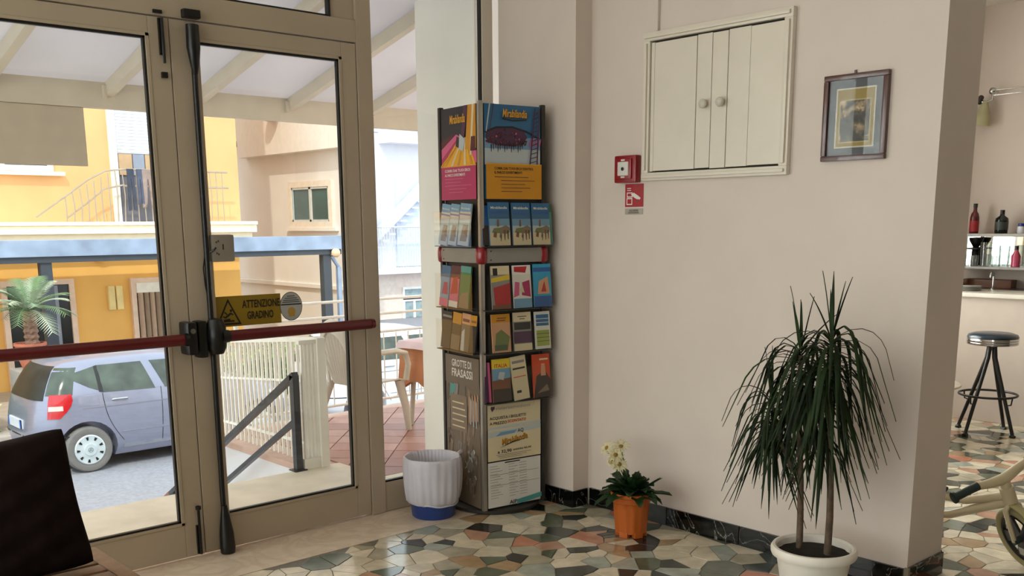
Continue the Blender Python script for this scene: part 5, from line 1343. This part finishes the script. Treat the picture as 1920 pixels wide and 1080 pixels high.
bottle('amber whisky bottle further right on the upper shelf', -1.2, [(0, 0), (.036, 0), (.037, .13), (.016, .18), (.014, .22)], pm('bottle_amber', '6b3a14', .12), blackp, .016)
bottle('pink syrup bottle on the lower bar shelf at the right image edge', -1.04, [(0, 0), (.035, 0), (.036, .09), (.015, .13), (.014, .16)], pm('bottle_pink', 'c04a66', .15), blackp, .016, x=4.7, z=1.168)
gl = glassm('tumbler_glass', 'e6ecea', .12, .96, fres=.4)
def tumbler(label, y, x, z, r=.034, h_=.1):
    o = MB().lathe([(0, 0), (r * .82, 0), (r * .86, 0), (r, h_)], 18, (x, y, z)).build('tumbler', None, 40, m=gl)
    tagit(o, label, 'glass', 'glasses on the lower bar shelf')
for i, (y, x, z, h_, lb) in enumerate(((-.64, 4.68, 1.168, .09, 'clear tumbler below the red-labelled bottle, near the shelf end'), (-.71, 4.68, 1.168, .09, 'second clear tumbler from the shelf end on the lower bar shelf'),
        (-.80, 4.68, 1.168, .2, 'tall clear jug glass in the middle of the lower bar shelf'), (-.88, 4.7, 1.168, .09, 'short tumbler right of the tall glass on the lower bar shelf'), (-.95, 4.69, 1.168, .17, 'tall clear glass between short tumbler and pink bottle'))):
    tumbler(lb, y, x, z, .034 if h_ < .15 else .044, h_)
gr = empty('coffee_hopper', 'black funnel-shaped coffee hopper under the left end of upper shelf', 'hopper', (4.8, -.665, 1.168))
MB().lathe([(.03, 0), (.03, .14), (.02, .15), (.055, .21), (.06, .235), (.0, .24)], 18).build('funnel', gr, 50, m=blackp); MB().lathe([(.045, .135), (.075, .14), (.075, .15), (.03, .155)], 18).build('collar', gr, 40, m=blackp)
tp = empty('beer_tap', 'small chrome tap standing on the back counter', 'tap', (4.6, -.915, .985))
chm = pm('chrome', 'c8c8c8', .12, 1)
MB().tube([(0, 0, 0), (0, 0, .1), (0, .0, .13), (-.03, 0, .145), (-.06, 0, .13), (-.06, 0, .10)], .009, 10).build('spout', tp, 60, m=chm); MB().lathe([(.02, 0), (.02, .01), (.012, .014)], 14).build('foot', tp, 40, m=chm)
for k in range(4):
    o = MB().lathe([(.05, 0), (.08, .008), (.082, .011), (.05, .006), (0, .005)], 26, (4.13, -.93, .998 + k * .009)).build('saucer', None, 40, m=pm('saucer_grey', 'a7a39c', .3))
    tagit(o, ('lowest', 'second', 'third', 'topmost')[k] + ' grey saucer of the small stack on the bar counter', 'saucer', 'saucers on the bar counter')

# bar stool
SX, SY = 3.505, -1.385
stl = empty('bar_stool', 'bar stool with round dark blue seat, chrome edge and black splayed legs', 'stool', (SX, SY, 0), R(32))
MB().lathe([(0, .66), (.17, .66), (.175, .664), (.175, .672), (.170, .675), (.176, .68), (.176, .69), (.171, .693), (.176, .698), (.175, .708), (.16, .712), (0, .712)], 40).build('seat_rim', stl, 40, m=chm)
MB().lathe([(.172, .705), (.174, .716), (.165, .732), (.13, .744), (.06, .750), (0, .751)], 40).build('seat_pad', stl, 60, m=pm('vinyl_navy', '0e2434', .35, coat=.3))
bkm = pm('stool_black', '12100f', .4)
MB().lathe([(.034, .62), (.034, .66), (.03, .66)], 18).build('hub', stl, 40, m=bkm)
for k in range(4):
    a = math.pi / 2 * k + math.pi / 4; c, s_ = math.cos(a), math.sin(a)
    MB().tube([(.022 * c, .022 * s_, .655), (.035 * c, .035 * s_, .56), (.225 * c, .225 * s_, .012)], [.015, .0145, .0125], 10).tube([(.21 * c, .21 * s_, .012), (.235 * c, .235 * s_, .0)], [.018, .02], 10).build('leg', stl, 50, m=bkm)
    MB().tube([(.125 * c, .125 * s_, .265), (.15 * c, .15 * s_, .225), (.19 * c, .19 * s_, .235), (.198 * c, .198 * s_, .285)], .006, 6).build('ring_bracket', stl, 50, m=bkm)
MB().tube([(.198 * math.cos(2 * math.pi * k / 40), .198 * math.sin(2 * math.pi * k / 40), .29) for k in range(40)], .0085, 8, closed=True).build('foot_ring', stl, 50, m=bkm)

# white bistro table mostly behind the wall end
bt = empty('bistro_table', 'round white table whose edge shows behind the wall end, left of the stool', 'table', (3.0, -1.02, 0))
MB().lathe([(0, .375), (.33, .375), (.352, .385), (.352, .395), (.345, .40), (0, .40)], 40).build('table_top', bt, 40, m=pm('table_white', 'cbbfb0', .4))
MB().tube([(0, 0, .02), (0, 0, .376)], .03, 12).build('column', bt, 50, m=bkm); MB().lathe([(.2, 0), (.2, .012), (.04, .03), (0, .03)], 24).build('foot', bt, 40, m=bkm)

# wall light on tensioned cables
lt = empty('wall_light', 'chrome cable-mounted wall light with small frosted cone shade in bar room', 'lamp', (4.86, -.69, 2.58))
T = Matrix.Translation((-4.86, .69, -2.58))
for z in (2.605, 2.565): MB(T).tube([(4.80, -.70, z), (4.80, -2.8, z + .03)], .005, 6).build('cable', lt, 50, m=chm)
MB(T @ Matrix.Translation((4.80, -.695, 2.60))).lathe([(0, -.03), (.02, -.024), (.028, -.008), (.028, .008), (.02, .024), (0, .03)], 16).build('cable_clamp', lt, 60, m=chm)
MB(T).tube([(4.9, -.695, 2.6), (4.8, -.695, 2.6)], .012, 8).build('wall_mount', lt, 60, m=chm)
MB(T).tube([(4.80, -.70, 2.575), (4.795, -.70, 2.53), (4.79, -.67, 2.515), (4.79, -.62, 2.52)], .009, 8).build('arm', lt, 60, m=chm)
MB(T @ Matrix.Translation((4.79, -.60, 2.53)) @ Matrix.Rotation(R(20), 4, 'X')).lathe([(.012, -.03), (.022, -.02), (.022, .035), (.01, .045)], 14).build('lamp_holder', lt, 50, m=pm('holder_dark', '3e3830', .4, .5))
MB(T @ Matrix.Translation((4.79, -.62, 2.33)) @ Matrix.Rotation(R(8), 4, 'X')).lathe([(.075, 0), (.055, .1), (.02, .19), (.016, .19), (.051, .1), (.071, 0), (.075, 0)], 24).build('shade', lt, 60, m=pm('shade_ivory', 'cfc9a2', .35, trans=.4))

# ------------------------------------------------------------------ balance bike
bkf = pm('bike_cream', 'b9a988', .35, var=.05, coat=.3); bty = pm('bike_tyre_olive', '8d825a', .7, var=.08); bgrip = pm('bike_grip', '1e2a26', .6); bdk = pm('bike_disc_dark', '15110f', .5)
by = empty('balance_bike', 'cream child balance bike with dark green grips parked behind the wall end', 'bike', (.66, -2.76, 0))
ax = Vector((.74, -.46, .36)).normalized()                       # front axle, turned and leaning
upv = (Vector((0, 0, 1)) - ax * ax.z).normalized(); fw_ = upv.cross(ax).normalized()
WR = .155
wc = Vector((0, 0, 0)) + upv * WR; wc.z = upv.z * WR + .004
def wheel(nm, c, a, u, par):
    f_ = u.cross(a).normalized(); M = Matrix((f_, u, a)).transposed().to_4x4(); M.translation = c
    tire = [((WR - .017) * math.cos(2 * math.pi * k / 48), (WR - .017) * math.sin(2 * math.pi * k / 48), 0) for k in range(48)]
    w_ = MB(M).tube(tire, .017, 10, closed=True).build(nm, par, 60, m=bty)
    MB(M).lathe([(.108, -.008), (.113, -.012), (.113, .012), (.108, .008), (.108, -.008)], 40).build('rim', w_, 40, m=bdk)
    sp = MB(M)
    for k in range(5):
        a0 = 2 * math.pi * k / 5
        sp.prism([(.018 * math.cos(a0 - .9), .018 * math.sin(a0 - .9)), (.109 * math.cos(a0 - .42), .109 * math.sin(a0 - .42)), (.109 * math.cos(a0 + .12), .109 * math.sin(a0 + .12)), (.03 * math.cos(a0 + .7), .03 * math.sin(a0 + .7))], -.006, .006)
    sp.build('spokes', w_, m=bdk)
    MB(M).tube([(0, 0, -.04), (0, 0, .04)], .016, 14).build('axle', w_, 50, m=bgrip)
    MB(M).box(-.03, .03, -.088, -.05, -.0075, .0075).build('rim_badge', w_, m=pm('badge_grey', 'a09b90', .5))
    return M
wheel('front_wheel', wc, ax, upv, by)
crown = wc + upv * (WR + .028)
for s_ in (-1, 1):
    MB().tube([wc + ax * .034 * s_, wc + ax * .036 * s_ + upv * .09, wc + ax * .034 * s_ + upv * (WR + .005), crown + ax * .012 * s_], [.013, .013, .015, .016], 10, flat=.8).build('fork_leg', by, 60, m=bkf)
hbp = wc + upv * .325
MB().tube([crown - upv * .005, wc + upv * .25, hbp - upv * .03], [.024, .023, .024], 14).build('steering_tube', by, 60, m=bkf)
MB().tube([wc + upv * .19 + fw_ * 0, wc + upv * .265], [.031, .031], 16).build('head_clamp', by, 50, m=bkf)
hl_ = .25
MB().tube([hbp - ax * .13 + upv * .005, hbp - ax * .06 - upv * .012, hbp - upv * .02, hbp + ax * .06 - upv * .005, hbp + ax * .13 + upv * .012], [.017, .022, .026, .022, .017], 12).build('handlebar', by, 60, m=bkf)
for s_ in (-1, 1):
    g0_ = hbp + ax * .125 * s_ + upv * (.005 if s_ < 0 else .012); g1_ = hbp + ax * hl_ * s_ + upv * .004
    d_ = (g1_ - g0_).normalized()
    MB().tube([g0_, g0_ + d_ * .01, g1_ - d_ * .012, g1_ - d_ * .01, g1_, g1_ + d_ * .002], [.020, .019, .019, .027, .027, .022], 16).build('grip', by, 50, m=bgrip)
# mudguard over the front tyre
mg = [wc + upv * math.cos(t) * (WR + .02) - fw_ * math.sin(t) * (WR + .02) for t in [R(-12 + 8 * k) for k in range(9)]]
MB().tube(mg, .013, 8, flat=1.8).build('mudguard', by, 60, m=pm('bike_guard', 'a59a6c', .5))
# frame towards the rear, the rear wheel stands behind the wall end
rw = Vector((-.02, .60, 0)); rax = Vector((.98, -.14, .16)).normalized(); rup = (Vector((0, 0, 1)) - rax * rax.z).normalized(); rwc = rw + rup * WR; rwc.z += .004
wheel('rear_wheel', rwc, rax, rup, by)
hd_ = wc + upv * .225
st_ = rwc + Vector((-.03, -.14, .12))
MB().tube([hd_, hd_ + (st_ - hd_) * .5 + Vector((0, 0, -.03)), st_], [.024, .019, .017], 12).build('top_tube', by, 60, m=bkf)
MB().tube([hd_ - upv * .03, hd_ + (rwc - hd_) * .5 + Vector((0, 0, -.055)), rwc + Vector((0, -.05, .0))], [.024, .02, .018], 12).build('down_tube', by, 60, m=bkf)
for s_ in (-1, 1): MB().tube([rwc + Vector((0, -.19, .05)), rwc + rax * .034 * s_ + Vector((0, -.12, .04)), rwc + rax * .034 * s_], .011, 10).build('chain_stay', by, 60, m=bkf)
MB().tube([st_ - Vector((0, 0, .02)), st_ + Vector((-.01, .02, .035))], .014, 10).build('seat_post', by, 60, m=bkf)
MB().tube([st_ + Vector((0, -.09, .035)), st_ + Vector((0, -.02, .04)), st_ + Vector((0, .1, .045))], [.012, .024, .026], 14, flat=2.2).build('saddle', by, 60, m=bgrip)
